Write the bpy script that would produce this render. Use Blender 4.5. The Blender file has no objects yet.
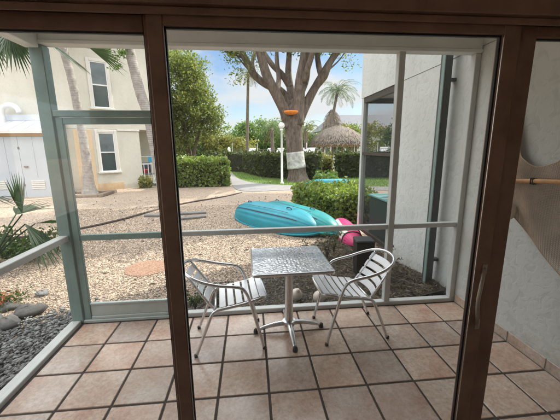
import bpy, math, random
import numpy as np
from mathutils import Vector, Matrix, Euler

# ------------------------------------------------------------------ camera, sky, sun, exposure
S = bpy.context.scene
COL = S.collection
R = math.radians
EYE = 1.5848
cam_d = bpy.data.cameras.new('camera')
cam = bpy.data.objects.new('camera', cam_d)
COL.objects.link(cam)
S.camera = cam
cam_d.sensor_fit = 'HORIZONTAL'
cam_d.sensor_width = 36.0
cam_d.lens = 36.0 * 304.556 / 560.0
cam_d.clip_start = 0.02
cam_d.clip_end = 4000
yaw, pitch, roll = 0.0952458, 0.2017835, -0.00973349
fw = Vector((math.sin(yaw) * math.cos(pitch), math.cos(yaw) * math.cos(pitch), -math.sin(pitch)))
rt0 = Vector((math.cos(yaw), -math.sin(yaw), 0))
up0 = rt0.cross(fw)
rt = math.cos(roll) * rt0 + math.sin(roll) * up0
up = -math.sin(roll) * rt0 + math.cos(roll) * up0
m = Matrix((rt, up, -fw)).transposed().to_4x4()
m.translation = Vector((0, 0, EYE))
cam.matrix_world = m

SUN_EL, SUN_AZ = R(44), R(57.5)          # azimuth measured from +Y towards +X
sun_dir = Vector((math.sin(SUN_AZ) * math.cos(SUN_EL), math.cos(SUN_AZ) * math.cos(SUN_EL), math.sin(SUN_EL)))
sl = bpy.data.lights.new('sun', 'SUN')
sl.energy = 3.1
sl.angle = R(0.53)
sl.color = (1.0, 0.94, 0.85)
sun = bpy.data.objects.new('sun', sl)
COL.objects.link(sun)
sun.rotation_euler = sun_dir.to_track_quat('Z', 'Y').to_euler()

W = bpy.data.worlds.new('World')
S.world = W
W.use_nodes = True
nt = W.node_tree
nt.nodes.clear()
N = nt.nodes.new
out = N('ShaderNodeOutputWorld')
bg = N('ShaderNodeBackground')
sky = N('ShaderNodeTexSky')
sky.sky_type = 'NISHITA'
sky.sun_disc = False
sky.sun_elevation = SUN_EL
sky.sun_rotation = SUN_AZ
sky.altitude = 0
sky.air_density = 1.0
sky.dust_density = 0.35
sky.ozone_density = 2.5
bg.inputs['Strength'].default_value = 0.075
# soft cumulus, laid out by direction in the sky
tc = N('ShaderNodeTexCoord')
mp = N('ShaderNodeMapping')
mp.inputs['Scale'].default_value = (1.0, 1.0, 2.4)
mp.inputs['Location'].default_value = (0.35, 0.1, 0.2)
nz = N('ShaderNodeTexNoise')
nz.inputs['Scale'].default_value = 3.1
nz.inputs['Detail'].default_value = 9
nz.inputs['Roughness'].default_value = 0.56
rp = N('ShaderNodeValToRGB')
rp.color_ramp.elements[0].position = 0.41
rp.color_ramp.elements[1].position = 0.57
mx = N('ShaderNodeMix')
mx.data_type = 'RGBA'
# brighter, thicker cloud added overhead, out of view, to lift the light in the shade
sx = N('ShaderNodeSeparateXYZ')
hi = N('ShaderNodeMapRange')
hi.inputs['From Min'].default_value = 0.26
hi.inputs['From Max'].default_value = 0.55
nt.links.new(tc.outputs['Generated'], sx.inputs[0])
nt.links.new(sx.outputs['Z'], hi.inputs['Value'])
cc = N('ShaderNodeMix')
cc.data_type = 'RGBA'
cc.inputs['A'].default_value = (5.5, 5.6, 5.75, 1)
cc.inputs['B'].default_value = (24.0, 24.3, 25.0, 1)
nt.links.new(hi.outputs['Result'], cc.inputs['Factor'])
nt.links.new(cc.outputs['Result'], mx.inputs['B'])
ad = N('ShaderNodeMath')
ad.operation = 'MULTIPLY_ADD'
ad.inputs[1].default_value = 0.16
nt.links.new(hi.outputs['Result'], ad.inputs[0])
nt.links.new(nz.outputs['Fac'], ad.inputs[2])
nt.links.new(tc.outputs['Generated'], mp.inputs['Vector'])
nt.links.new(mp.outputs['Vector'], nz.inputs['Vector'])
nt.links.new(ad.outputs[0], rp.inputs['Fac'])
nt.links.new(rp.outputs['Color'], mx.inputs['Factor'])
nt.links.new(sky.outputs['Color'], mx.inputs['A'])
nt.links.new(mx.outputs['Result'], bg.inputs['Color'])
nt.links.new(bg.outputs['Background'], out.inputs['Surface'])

vs = S.view_settings
vs.view_transform = 'Standard'
vs.look = 'None'
vs.gamma = 1.0
vs.use_curve_mapping = False
vs.exposure = 1.35
S.cycles.max_bounces = 14
S.cycles.diffuse_bounces = 6
S.cycles.glossy_bounces = 5
S.cycles.transparent_max_bounces = 48
S.cycles.use_denoising = True

rng = np.random.default_rng(7)
random.seed(7)
GZ = -0.10                                # gravel level, the lanai floor is 0

# ------------------------------------------------------------------ object helpers
def tag(o, label=None, cat=None, group=None, kind=None):
    if label: o['label'] = label
    if cat: o['category'] = cat
    if group: o['group'] = group
    if kind: o['kind'] = kind
    return o

def thing(name, label, cat, loc=(0, 0, 0), rotz=0.0, group=None):
    o = bpy.data.objects.new(name, None)
    COL.objects.link(o)
    o.empty_display_size = 0.1
    o.location = loc
    o.rotation_euler = (0, 0, rotz)
    return tag(o, label, cat, group)

def dup(root, loc, rotz, label, group=None, scale=None):
    r = root.copy()
    COL.objects.link(r)
    r.location = loc
    r.rotation_euler = (0, 0, rotz)
    if scale: r.scale = scale
    r['label'] = label
    if group: r['group'] = group
    for ch in list(root.children):
        c = ch.copy(); COL.objects.link(c); c.parent = r
        for g in list(ch.children):
            d = g.copy(); COL.objects.link(d); d.parent = c
    return r

def link_mesh(name, me, mats, parent=None):
    for mm in (mats if isinstance(mats, (list, tuple)) else [mats]):
        me.materials.append(mm)
    o = bpy.data.objects.new(name, me)
    COL.objects.link(o)
    if parent is not None:
        o.parent = parent
    return o

def arr_mesh(name, V, F, mats, parent=None, smooth=False, mi=None):
    """V n x 3, F m x k, all faces with k corners"""
    V = np.asarray(V, np.float32); F = np.asarray(F, np.int32)
    me = bpy.data.meshes.new(name)
    me.vertices.add(len(V)); me.vertices.foreach_set('co', V.ravel())
    k = F.shape[1]
    me.loops.add(F.size); me.loops.foreach_set('vertex_index', F.ravel())
    me.polygons.add(len(F))
    me.polygons.foreach_set('loop_start', np.arange(0, F.size, k, dtype=np.int32))
    me.polygons.foreach_set('loop_total', np.full(len(F), k, np.int32))
    if smooth: me.polygons.foreach_set('use_smooth', np.ones(len(F), bool))
    if mi is not None: me.polygons.foreach_set('material_index', np.asarray(mi, np.int32))
    me.update(calc_edges=True); me.validate()
    return link_mesh(name, me, mats, parent)

def smoothed(pts, n=6):
    """Catmull-Rom through the points"""
    P = [np.array(p, float) for p in pts]
    if len(P) < 3: return P
    P = [2 * P[0] - P[1]] + P + [2 * P[-1] - P[-2]]
    o = []
    for i in range(1, len(P) - 2):
        a, b, c, d = P[i - 1:i + 3]
        for t in np.linspace(0, 1, n, endpoint=False):
            o.append(0.5 * ((2 * b) + (c - a) * t + (2 * a - 5 * b + 4 * c - d) * t * t + (3 * b - a - 3 * c + d) * t ** 3))
    o.append(P[-2])
    return o

class MB:
    def __init__(s): s.v, s.f, s.mi = [], [], []
    def add(s, vs, fs, mi=0):
        k = len(s.v); s.v += [tuple(map(float, p)) for p in vs]
        s.f += [tuple(i + k for i in f) for f in fs]; s.mi += [mi] * len(fs)
    def box(s, lo, hi, mi=0, M=None, bev=0.0):
        x0, y0, z0 = lo; x1, y1, z1 = hi
        if bev <= 0:
            vs = [(x0, y0, z0), (x1, y0, z0), (x1, y1, z0), (x0, y1, z0), (x0, y0, z1), (x1, y0, z1), (x1, y1, z1), (x0, y1, z1)]
            fs = [(0, 3, 2, 1), (4, 5, 6, 7), (0, 1, 5, 4), (1, 2, 6, 5), (2, 3, 7, 6), (3, 0, 4, 7)]
        else:
            b = min(bev, (x1 - x0) * .49, (y1 - y0) * .49, (z1 - z0) * .49)
            X, Y, Z = (x0, x0 + b, x1 - b, x1), (y0, y0 + b, y1 - b, y1), (z0, z0 + b, z1 - b, z1)
            vs, idx = [], {}
            def g(i, j, k):
                key = (i, j, k)
                if key not in idx: idx[key] = len(vs); vs.append((X[i], Y[j], Z[k]))
                return idx[key]
            fs = []
            for a in (0, 1, 2):
                for side in (0, 3):
                    b_, c_ = [(1, 2), (2, 0), (0, 1)][a]
                    q = []
                    for (u, w) in ((1, 1), (2, 1), (2, 2), (1, 2)):
                        t = [0, 0, 0]; t[a] = side; t[b_] = u; t[c_] = w; q.append(g(*t))
                    fs.append(tuple(q) if side == 3 else tuple(q[::-1]))
            for a in (0, 1, 2):
                b_, c_ = [(1, 2), (2, 0), (0, 1)][a]
                for sb in (0, 3):
                    for sc in (0, 3):
                        ib, ic = (1 if sb == 0 else 2), (1 if sc == 0 else 2)
                        q = []
                        for (u, face) in ((1, 'b'), (2, 'b'), (2, 'c'), (1, 'c')):
                            t = [0, 0, 0]; t[a] = u
                            if face == 'b': t[b_] = sb; t[c_] = ic
                            else: t[b_] = ib; t[c_] = sc
                            q.append(g(*t))
                        if (sb == 3) != (sc == 3): q = q[::-1]
                        fs.append(tuple(q[::-1]))
            for i in (0, 3):
                for j in (0, 3):
                    for k in (0, 3):
                        ii, jj, kk = [1 if t == 0 else 2 for t in (i, j, k)]
                        q = (g(i, jj, kk), g(ii, j, kk), g(ii, jj, k))
                        if ((i == 3) + (j == 3) + (k == 3)) % 2 == 0: q = q[::-1]
                        fs.append(q)
        if M is not None: vs = [tuple(M @ Vector(p)) for p in vs]
        s.add(vs, fs, mi); return s
    def tube(s, pts, r, n=8, mi=0, cap=True, flat=None):
        P = [np.array(p, float) for p in pts]
        rr = list(r) if hasattr(r, '__len__') else [r] * len(P)
        if len(rr) != len(P):
            rr = list(np.interp(np.linspace(0, 1, len(P)), np.linspace(0, 1, len(rr)), rr))
        T = []
        for i in range(len(P)):
            t = P[min(i + 1, len(P) - 1)] - P[max(i - 1, 0)]
            T.append(t / (np.linalg.norm(t) + 1e-12))
        u = np.cross(T[0], [0, 0, 1.0])
        if np.linalg.norm(u) < 1e-3: u = np.cross(T[0], [1.0, 0, 0])
        u /= np.linalg.norm(u)
        vs = []
        for i in range(len(P)):
            u = u - T[i] * (u @ T[i]); u /= np.linalg.norm(u) + 1e-12
            w = np.cross(T[i], u)
            for k in range(n):
                a = 2 * math.pi * k / n
                vs.append(P[i] + rr[i] * (math.cos(a) * u + math.sin(a) * w * (flat or 1.0)))
        fs = []
        for i in range(len(P) - 1):
            for k in range(n):
                a, b = i * n + k, i * n + (k + 1) % n
                fs.append((a, b, b + n, a + n))
        if cap:
            fs.append(tuple(range(n))[::-1]); fs.append(tuple(range((len(P) - 1) * n, len(P) * n)))
        s.add(vs, fs, mi); return s
    def lathe(s, prof, n=20, c=(0, 0, 0), mi=0):
        """prof: (radius, z) from bottom to top"""
        vs = []
        for (r, z) in prof:
            for k in range(n):
                a = 2 * math.pi * k / n
                vs.append((c[0] + r * math.cos(a), c[1] + r * math.sin(a), c[2] + z))
        fs = []
        for i in range(len(prof) - 1):
            for k in range(n):
                a, b = i * n + k, i * n + (k + 1) % n
                fs.append((a, b, b + n, a + n))
        fs.append(tuple(range(n))[::-1]); fs.append(tuple(range((len(prof) - 1) * n, len(prof) * n)))
        s.add(vs, fs, mi); return s
    def prism(s, poly, z0, z1, mi=0):
        n = len(poly)
        vs = [(x, y, z0) for x, y in poly] + [(x, y, z1) for x, y in poly]
        fs = [tuple(range(n))[::-1], tuple(range(n, 2 * n))] + [(i, (i + 1) % n, n + (i + 1) % n, n + i) for i in range(n)]
        s.add(vs, fs, mi); return s
    def sheet(s, poly, z, mi=0):
        s.add([(x, y, z) for x, y in poly], [tuple(range(len(poly)))], mi); return s
    def build(s, name, mats, parent=None, smooth=False, auto=None):
        me = bpy.data.meshes.new(name)
        me.from_pydata(s.v, [], s.f); me.update()
        if smooth or auto: me.polygons.foreach_set('use_smooth', np.ones(len(s.f), bool))
        me.polygons.foreach_set('material_index', np.array(s.mi, np.int32))
        o = link_mesh(name, me, mats, parent)
        if auto: me.set_sharp_from_angle(angle=R(auto))
        return o

# ------------------------------------------------------------------ materials
def new_mat(name):
    mt = bpy.data.materials.new(name); mt.use_nodes = True
    nt = mt.node_tree; nt.nodes.clear()
    o = nt.nodes.new('ShaderNodeOutputMaterial')
    return mt, nt, o

def ramp(nt, fac, stops):
    r = nt.nodes.new('ShaderNodeValToRGB')
    while len(r.color_ramp.elements) < len(stops): r.color_ramp.elements.new(0.5)
    for e, (p, c) in zip(r.color_ramp.elements, stops):
        e.position = p; e.color = (*c, 1) if len(c) == 3 else c
    nt.links.new(fac, r.inputs['Fac']); return r.outputs['Color']

def noise(nt, vec, scale, detail=4, rough=.55):
    n = nt.nodes.new('ShaderNodeTexNoise')
    n.inputs['Scale'].default_value = scale; n.inputs['Detail'].default_value = detail; n.inputs['Roughness'].default_value = rough
    nt.links.new(vec, n.inputs['Vector']); return n.outputs['Fac']

def mixc(nt, a, b, f, mode='MIX'):
    x = nt.nodes.new('ShaderNodeMix'); x.data_type = 'RGBA'; x.blend_type = mode
    for nm, val in (('A', a), ('B', b), ('Factor', f)):
        if hasattr(val, 'links'): nt.links.new(val, x.inputs[nm])
        else: x.inputs[nm].default_value = (*val, 1) if hasattr(val, '__len__') and len(val) == 3 else val
    return x.outputs['Result']

def bump(nt, h, strength=.3, dist=.01):
    b = nt.nodes.new('ShaderNodeBump')
    b.inputs['Strength'].default_value = strength; b.inputs['Distance'].default_value = dist
    nt.links.new(h, b.inputs['Height']); return b.outputs['Normal']

def coords(nt, which='Object'):
    return nt.nodes.new('ShaderNodeTexCoord').outputs[which]

def pm(name, col, rough=.6, metal=0.0, var=.15, scale=6.0, detail=5, bmp=0.0, bscale=40.0, bdist=.004, spec=.5, world=False, col2=None, island=False):
    mt, nt, o = new_mat(name)
    p = nt.nodes.new('ShaderNodeBsdfPrincipled')
    nt.links.new(p.outputs[0], o.inputs['Surface'])
    v = nt.nodes.new('ShaderNodeNewGeometry').outputs['Position'] if world else coords(nt)
    f = noise(nt, v, scale, detail, .6)
    a = tuple(min(1, c * (1 - var)) for c in col)
    b = tuple(min(1, c * (1 + var)) for c in (col2 or col))
    c = ramp(nt, f, [(.3, a), (.7, b)])
    if island:
        ri = nt.nodes.new('ShaderNodeNewGeometry').outputs['Random Per Island']
        g = ramp(nt, ri, [(0, (1 - island,) * 3), (1, (1 + island,) * 3)])
        c = mixc(nt, c, g, 1.0, 'MULTIPLY')
    nt.links.new(c, p.inputs['Base Color'])
    p.inputs['Roughness'].default_value = rough; p.inputs['Metallic'].default_value = metal
    p.inputs['Specular IOR Level'].default_value = spec
    if bmp > 0:
        nt.links.new(bump(nt, noise(nt, v, bscale, 6, .65), bmp, bdist), p.inputs['Normal'])
    return mt

def leaf_mat(name, cols, trans=.4, rough=.45):
    mt, nt, o = new_mat(name)
    g = nt.nodes.new('ShaderNodeNewGeometry')
    n = len(cols)
    c = ramp(nt, g.outputs['Random Per Island'], [(i / max(1, n - 1), k) for i, k in enumerate(cols)])
    p = nt.nodes.new('ShaderNodeBsdfPrincipled')
    p.inputs['Roughness'].default_value = rough; p.inputs['Specular IOR Level'].default_value = .35
    nt.links.new(c, p.inputs['Base Color'])
    t = nt.nodes.new('ShaderNodeBsdfTranslucent')
    c2 = mixc(nt, c, (1.25, 1.25, .7), 1.0, 'MULTIPLY')
    nt.links.new(c2, t.inputs['Color'])
    x = nt.nodes.new('ShaderNodeMixShader'); x.inputs['Fac'].default_value = trans
    nt.links.new(p.outputs[0], x.inputs[1]); nt.links.new(t.outputs[0], x.inputs[2])
    nt.links.new(x.outputs[0], o.inputs['Surface'])
    return mt

def glass_mat(name, tint=(.96, .97, .965), refl=1.0):
    mt, nt, o = new_mat(name)
    t = nt.nodes.new('ShaderNodeBsdfTransparent'); t.inputs['Color'].default_value = (*tint, 1)
    g = nt.nodes.new('ShaderNodeBsdfGlossy'); g.inputs['Roughness'].default_value = 0.0
    f = nt.nodes.new('ShaderNodeLayerWeight'); f.inputs['Blend'].default_value = .5
    k5 = nt.nodes.new('ShaderNodeMath'); k5.operation = 'POWER'; k5.inputs[1].default_value = 5
    nt.links.new(f.outputs['Facing'], k5.inputs[0])
    k = nt.nodes.new('ShaderNodeMath'); k.operation = 'MULTIPLY_ADD'; k.inputs[1].default_value = .95 * refl; k.inputs[2].default_value = .04 * refl
    v = coords(nt)
    sm = noise(nt, v, 2.2, 5, .6)
    d = nt.nodes.new('ShaderNodeBsdfDiffuse'); d.inputs['Color'].default_value = (.75, .78, .8, 1)
    dm = nt.nodes.new('ShaderNodeMath'); dm.operation = 'MULTIPLY'; dm.inputs[1].default_value = .03
    nt.links.new(sm, dm.inputs[0])
    nt.links.new(k5.outputs[0], k.inputs[0])
    x = nt.nodes.new('ShaderNodeMixShader'); x2 = nt.nodes.new('ShaderNodeMixShader')
    nt.links.new(dm.outputs[0], x.inputs['Fac']); nt.links.new(t.outputs[0], x.inputs[1]); nt.links.new(d.outputs[0], x.inputs[2])
    nt.links.new(k.outputs[0], x2.inputs['Fac']); nt.links.new(x.outputs[0], x2.inputs[1]); nt.links.new(g.outputs[0], x2.inputs[2])
    nt.links.new(x2.outputs[0], o.inputs['Surface'])
    return mt

def screen_mat(name, op, col):
    mt, nt, o = new_mat(name)
    t = nt.nodes.new('ShaderNodeBsdfTransparent')
    d = nt.nodes.new('ShaderNodeBsdfDiffuse'); d.inputs['Color'].default_value = (*col, 1)
    x = nt.nodes.new('ShaderNodeMixShader'); x.inputs['Fac'].default_value = op
    nt.links.new(t.outputs[0], x.inputs[1]); nt.links.new(d.outputs[0], x.inputs[2])
    nt.links.new(x.outputs[0], o.inputs['Surface'])
    return mt

def stucco(name, col, var=.06, strength=.55, scale=9.0, dist=.012, hollow_tone=.84):
    mt, nt, o = new_mat(name)
    p = nt.nodes.new('ShaderNodeBsdfPrincipled'); nt.links.new(p.outputs[0], o.inputs['Surface'])
    v = nt.nodes.new('ShaderNodeNewGeometry').outputs['Position']
    f = noise(nt, v, 1.3, 5, .6)
    c = ramp(nt, f, [(.25, tuple(k * (1 - var) for k in col)), (.75, tuple(min(1, k * (1 + var)) for k in col))])
    # knocked-down plaster: flat islands with torn ridges between
    n1 = nt.nodes.new('ShaderNodeTexNoise'); n1.inputs['Scale'].default_value = scale; n1.inputs['Detail'].default_value = 5
    n1.inputs['Distortion'].default_value = .9
    nt.links.new(v, n1.inputs['Vector'])
    h = ramp(nt, n1.outputs['Fac'], [(.40, (0, 0, 0)), (.50, (.75,) * 3), (.56, (.8,) * 3), (.66, (1,) * 3)])
    fine = noise(nt, v, 90, 4, .6)
    hh = mixc(nt, h, fine, .22)
    hollows = ramp(nt, n1.outputs['Fac'], [(.36, (hollow_tone,) * 3), (.47, (1, 1, 1))])  # darker in the low parts of the plaster pattern
    c = mixc(nt, c, hollows, 1.0, 'MULTIPLY')
    ms = nt.nodes.new('ShaderNodeMapping'); ms.inputs['Scale'].default_value = (1, 1, .35); nt.links.new(v, ms.inputs['Vector'])
    st_ = ramp(nt, noise(nt, ms.outputs[0], 1.7, 7, .6), [(.34, (.80, .79, .76)), (.52, (1, 1, 1))])
    c = mixc(nt, c, st_, .4, 'MULTIPLY')
    sz = nt.nodes.new('ShaderNodeSeparateXYZ'); nt.links.new(v, sz.inputs[0])
    low = nt.nodes.new('ShaderNodeMath'); low.operation = 'MULTIPLY_ADD'; low.inputs[1].default_value = .9
    nt.links.new(noise(nt, v, 5, 6, .7), low.inputs[0]); nt.links.new(sz.outputs['Z'], low.inputs[2])
    spl = ramp(nt, low.outputs[0], [(.42, (.70, .66, .60)), (.62, (1, 1, 1))])
    c = mixc(nt, c, spl, .7, 'MULTIPLY')
    nt.links.new(c, p.inputs['Base Color']); p.inputs['Roughness'].default_value = .85
    nt.links.new(bump(nt, hh, strength, dist), p.inputs['Normal'])
    return mt

def gravel_mat(name, cols, scale, bstr=.9):
    mt, nt, o = new_mat(name)
    p = nt.nodes.new('ShaderNodeBsdfPrincipled'); nt.links.new(p.outputs[0], o.inputs['Surface'])
    v = nt.nodes.new('ShaderNodeNewGeometry').outputs['Position']
    vo = nt.nodes.new('ShaderNodeTexVoronoi'); vo.inputs['Scale'].default_value = scale
    nt.links.new(v, vo.inputs['Vector'])
    sep = nt.nodes.new('ShaderNodeSeparateColor'); nt.links.new(vo.outputs['Color'], sep.inputs[0])
    n = len(cols)
    c = ramp(nt, sep.outputs[0], [(i / (n - 1), k) for i, k in enumerate(cols)])
    gap = ramp(nt, vo.outputs['Distance'], [(.45, (1, 1, 1)), (.8, (.60, .57, .54))])
    c = mixc(nt, c, gap, 1.0, 'MULTIPLY')
    big = ramp(nt, noise(nt, v, .55, 5, .6), [(.3, (.84, .85, .87)), (.7, (1.08, 1.06, 1.03))])
    c = mixc(nt, c, big, 1.0, 'MULTIPLY')
    nt.links.new(c, p.inputs['Base Color']); p.inputs['Roughness'].default_value = .8
    inv = nt.nodes.new('ShaderNodeMath'); inv.operation = 'SUBTRACT'; inv.inputs[0].default_value = 1
    nt.links.new(vo.outputs['Distance'], inv.inputs[1])
    nt.links.new(bump(nt, inv.outputs[0], bstr, .6 / scale), p.inputs['Normal'])
    return mt

def thatch_mat(name, cols):
    return leaf_mat(name, cols, trans=.08, rough=.8)

GCOL = [(.19, .15, .12), (.29, .225, .17), (.38, .295, .222), (.46, .365, .275), (.56, .46, .36), (.42, .29, .205), (.32, .26, .21)]
M = {}
M['gravel'] = gravel_mat('pea_gravel', GCOL, 42)
M['stone'] = pm('loose_stone', (.36, .285, .215), .75, var=.2, scale=30, island=.5, world=True)
M['bedstone'] = pm('bed_stone', (.14, .14, .135), .7, var=.25, scale=25, island=.65, world=True)  # tone darkened for the shade that the pebbles and gravel lie in
M['rock'] = pm('rock', (.075, .072, .068), .85, var=.4, scale=9, bmp=.6, bscale=18, bdist=.02)
M['grass'] = pm('lawn', (.11, .18, .04), .9, var=.35, scale=3, bmp=.8, bscale=60, bdist=.03, world=True)
M['blade'] = leaf_mat('grass_blade', [(.09, .17, .03), (.16, .26, .05), (.22, .31, .07)], .45)
M['concrete'] = pm('concrete_path', (.215, .205, .20), .85, var=.12, scale=2.5, bmp=.3, bscale=70, bdist=.003, world=True)
M['deck'] = pm('deck_paving', (.45, .43, .40), .8, var=.1, scale=1.5, world=True)
M['pool'] = pm('pool_water', (.05, .28, .36), .08, var=.1, scale=2, bmp=.3, bscale=4, bdist=.02)
M['stucco'] = stucco('wall_stucco', (.55, .56, .535), strength=.34, scale=13, dist=.008, hollow_tone=.90)
M['stucco_far'] = stucco('house_stucco', (.60, .575, .50), strength=.12, scale=16, hollow_tone=.93)
M['stucco_orange'] = stucco('house_stucco_apricot', (.62, .46, .29), strength=.12, scale=16, hollow_tone=.93)
M['trim'] = pm('cream_trim', (.64, .62, .57), .7, var=.06)
M['orange_trim'] = pm('apricot_trim', (.55, .33, .16), .7, var=.08)
M['garage'] = pm('garage_paint', (.44, .47, .50), .55, var=.04, scale=2)
M['awn'] = pm('awning_panel', (.66, .69, .74), .35, metal=.2, var=.08, scale=3)
M['darkwin'] = pm('window_glass', (.065, .085, .085), .12, var=.4, scale=1.2)
M['palewin'] = pm('blind_behind_glass', (.15, .18, .19), .15, var=.3, scale=2.5)
M['white'] = pm('white_paint', (.72, .72, .70), .5, var=.05)
M['wframe'] = pm('frame_enamel', (.50, .51, .49), .4, var=.07, scale=9, bmp=.08, bscale=60)
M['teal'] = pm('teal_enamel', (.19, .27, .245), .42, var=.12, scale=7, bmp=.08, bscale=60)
M['kick'] = pm('pale_green_enamel', (.42, .47, .45), .42, var=.1, scale=9)
M['tealpipe'] = pm('downspout_shaded_enamel', (.055, .065, .062), .5, var=.2, scale=7)  # dark tone stands for the shaded face of the teal pipe
M['beam'] = pm('beam_paint', (.74, .75, .72), .6, var=.06, scale=5, bmp=.1, bscale=50)
M['ceil'] = pm('ceiling_paint', (.76, .76, .73), .8, var=.04, bmp=.2, bscale=60)
M['bronze'] = pm('bronze_frame', (.27, .155, .108), .42, metal=.15, var=.28, scale=7, detail=9, bmp=.12, bscale=60)
M['bronze_dark'] = pm('bronze_head', (.06, .048, .042), .42, metal=.2, var=.15, scale=6)
M['gasket'] = pm('black_gasket', (.012, .012, .012), .5, var=.1)
M['alu_edge'] = pm('aluminium_edge', (.62, .62, .62), .22, metal=1, var=.1, scale=20)
M['handle'] = pm('worn_handle', (.42, .36, .30), .35, metal=.6, var=.2, scale=12)
M['room'] = pm('room_paint', (.62, .58, .52), .9, var=.05)
M['roomfl'] = pm('room_floor_tile', (.38, .33, .28), .5, var=.1)
M['glass'] = glass_mat('door_glass')
M['nscreen'] = screen_mat('dark_mesh_screen', .34, (.05, .055, .06))
M['oscreen'] = screen_mat('insect_screen', .06, (.30, .31, .31))
M['alu'] = pm('brushed_aluminium', (.72, .73, .75), .26, metal=1, var=.06, scale=14, bmp=.04, bscale=120)
M['slat'] = pm('slat_aluminium', (.93, .94, .98), .28, metal=.15, spec=.7, var=.05, scale=18, bmp=.06, bscale=90)
M['capblk'] = pm('black_foot', (.02, .02, .02), .5, var=.2)
def ridged_bark():
    mt, nt, o = new_mat('grey_bark')
    p = nt.nodes.new('ShaderNodeBsdfPrincipled'); nt.links.new(p.outputs[0], o.inputs['Surface'])
    v = coords(nt)
    mp_ = nt.nodes.new('ShaderNodeMapping'); mp_.inputs['Scale'].default_value = (1, 1, .22); nt.links.new(v, mp_.inputs['Vector'])
    rid = noise(nt, mp_.outputs[0], 11, 8, .7)
    big = noise(nt, v, 1.6, 6, .65)
    c = ramp(nt, big, [(.28, (.10, .075, .06)), (.5, (.155, .12, .098)), (.72, (.235, .20, .17))])
    c = mixc(nt, c, ramp(nt, rid, [(.36, (.45, .42, .4)), (.55, (1.1, 1.1, 1.1))]), 1.0, 'MULTIPLY')
    li = noise(nt, v, 5.5, 4, .6)
    c = mixc(nt, c, (.30, .29, .26), ramp(nt, li, [(.62, (0, 0, 0)), (.72, (.6,) * 3)]))
    nt.links.new(c, p.inputs['Base Color']); p.inputs['Roughness'].default_value = .9
    hh = mixc(nt, rid, big, .35)
    nt.links.new(bump(nt, hh, 1.0, .09), p.inputs['Normal']); return mt
M['bark'] = ridged_bark()
M['bark_old'] = pm('grey_bark_plain', (.15, .115, .095), .85, var=.45, scale=2.6, detail=9, bmp=1.0, bscale=7, bdist=.08)
def palm_bark():
    mt, nt, o = new_mat('palm_bark')
    p = nt.nodes.new('ShaderNodeBsdfPrincipled'); nt.links.new(p.outputs[0], o.inputs['Surface'])
    v = coords(nt)
    w = nt.nodes.new('ShaderNodeTexWave'); w.bands_direction = 'Z'; w.inputs['Scale'].default_value = 5.5; w.inputs['Distortion'].default_value = 2.2; w.inputs['Detail'].default_value = 3
    nt.links.new(v, w.inputs['Vector'])
    c = ramp(nt, noise(nt, v, 7, 6), [(.3, (.21, .185, .165)), (.7, (.37, .34, .31))])
    c = mixc(nt, c, ramp(nt, w.outputs['Fac'], [(.0, (.80, .79, .78)), (.3, (1, 1, 1))]), 1.0, 'MULTIPLY')
    nt.links.new(c, p.inputs['Base Color']); p.inputs['Roughness'].default_value = .9
    nt.links.new(bump(nt, w.outputs['Fac'], .25, .012), p.inputs['Normal']); return mt
M['palm_bark'] = palm_bark()
M['bark_dark'] = pm('brown_bark', (.11, .085, .06), .9, var=.35, scale=5, bmp=.7, bscale=14, bdist=.03)
M['bark_white'] = pm('whitewash', (.47, .47, .44), .85, var=.4, scale=5, detail=8, bmp=1.0, bscale=11, bdist=.06)
M['leaf_ficus'] = leaf_mat('ficus_leaf', [(.06, .10, .025), (.11, .16, .04), (.18, .22, .06), (.26, .27, .09), (.14, .19, .07)], .5)
M['leaf_dark'] = leaf_mat('dark_leaf', [(.03, .055, .018), (.05, .09, .025), (.08, .12, .035)], .35)
M['leaf_mid'] = leaf_mat('mid_leaf', [(.07, .14, .04), (.12, .20, .055), (.18, .25, .08)], .45)
M['leaf_yellow'] = leaf_mat('yellow_leaf', [(.13, .15, .03), (.19, .19, .05), (.22, .2, .07)], .4)
M['leaf_hedge'] = leaf_mat('hedge_leaf', [(.08, .14, .03), (.15, .22, .045), (.20, .28, .065), (.30, .36, .12), (.15, .22, .045), (.09, .15, .035), (.22, .30, .08), (.17, .24, .05), (.26, .32, .10), (.12, .19, .04), (.20, .15, .06)], .5, .4)
M['leaf_hedge2'] = leaf_mat('dark_hedge_leaf', [(.035, .05, .02), (.06, .08, .03), (.10, .125, .045)], .4, .45)
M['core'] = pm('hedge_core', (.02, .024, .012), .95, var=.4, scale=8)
M['frond'] = leaf_mat('palm_frond', [(.045, .085, .025), (.08, .12, .035), (.12, .15, .05)], .35, .35)
M['fan'] = leaf_mat('fan_frond', [(.022, .045, .025), (.035, .065, .032), (.05, .085, .04)], .3, .35)
M['frond_dry'] = leaf_mat('dry_frond', [(.16, .12, .06), (.22, .17, .09), (.13, .10, .06)], .25, .7)
M['thatch'] = thatch_mat('thatch', [(.11, .09, .075), (.17, .14, .115), (.23, .19, .155), (.28, .24, .2)])
M['thatch_edge'] = thatch_mat('thatch_fringe', [(.26, .16, .09), (.32, .21, .12), (.2, .13, .08)])
M['wood'] = pm('weathered_wood', (.20, .15, .11), .8, var=.25, scale=6)
M['bar'] = pm('varnished_wood', (.52, .26, .10), .45, var=.3, scale=14)
M['rope'] = pm('net_cord', (.43, .33, .25), .9, var=.25, scale=8)
M['litter'] = leaf_mat('dry_litter', [(.07, .055, .04), (.12, .095, .07), (.18, .15, .11), (.25, .21, .16), (.09, .075, .055)], .1, .8)
M['soil'] = pm('dark_soil', (.045, .036, .028), .95, var=.4, scale=14, bmp=.8, bscale=40, bdist=.02)

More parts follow.
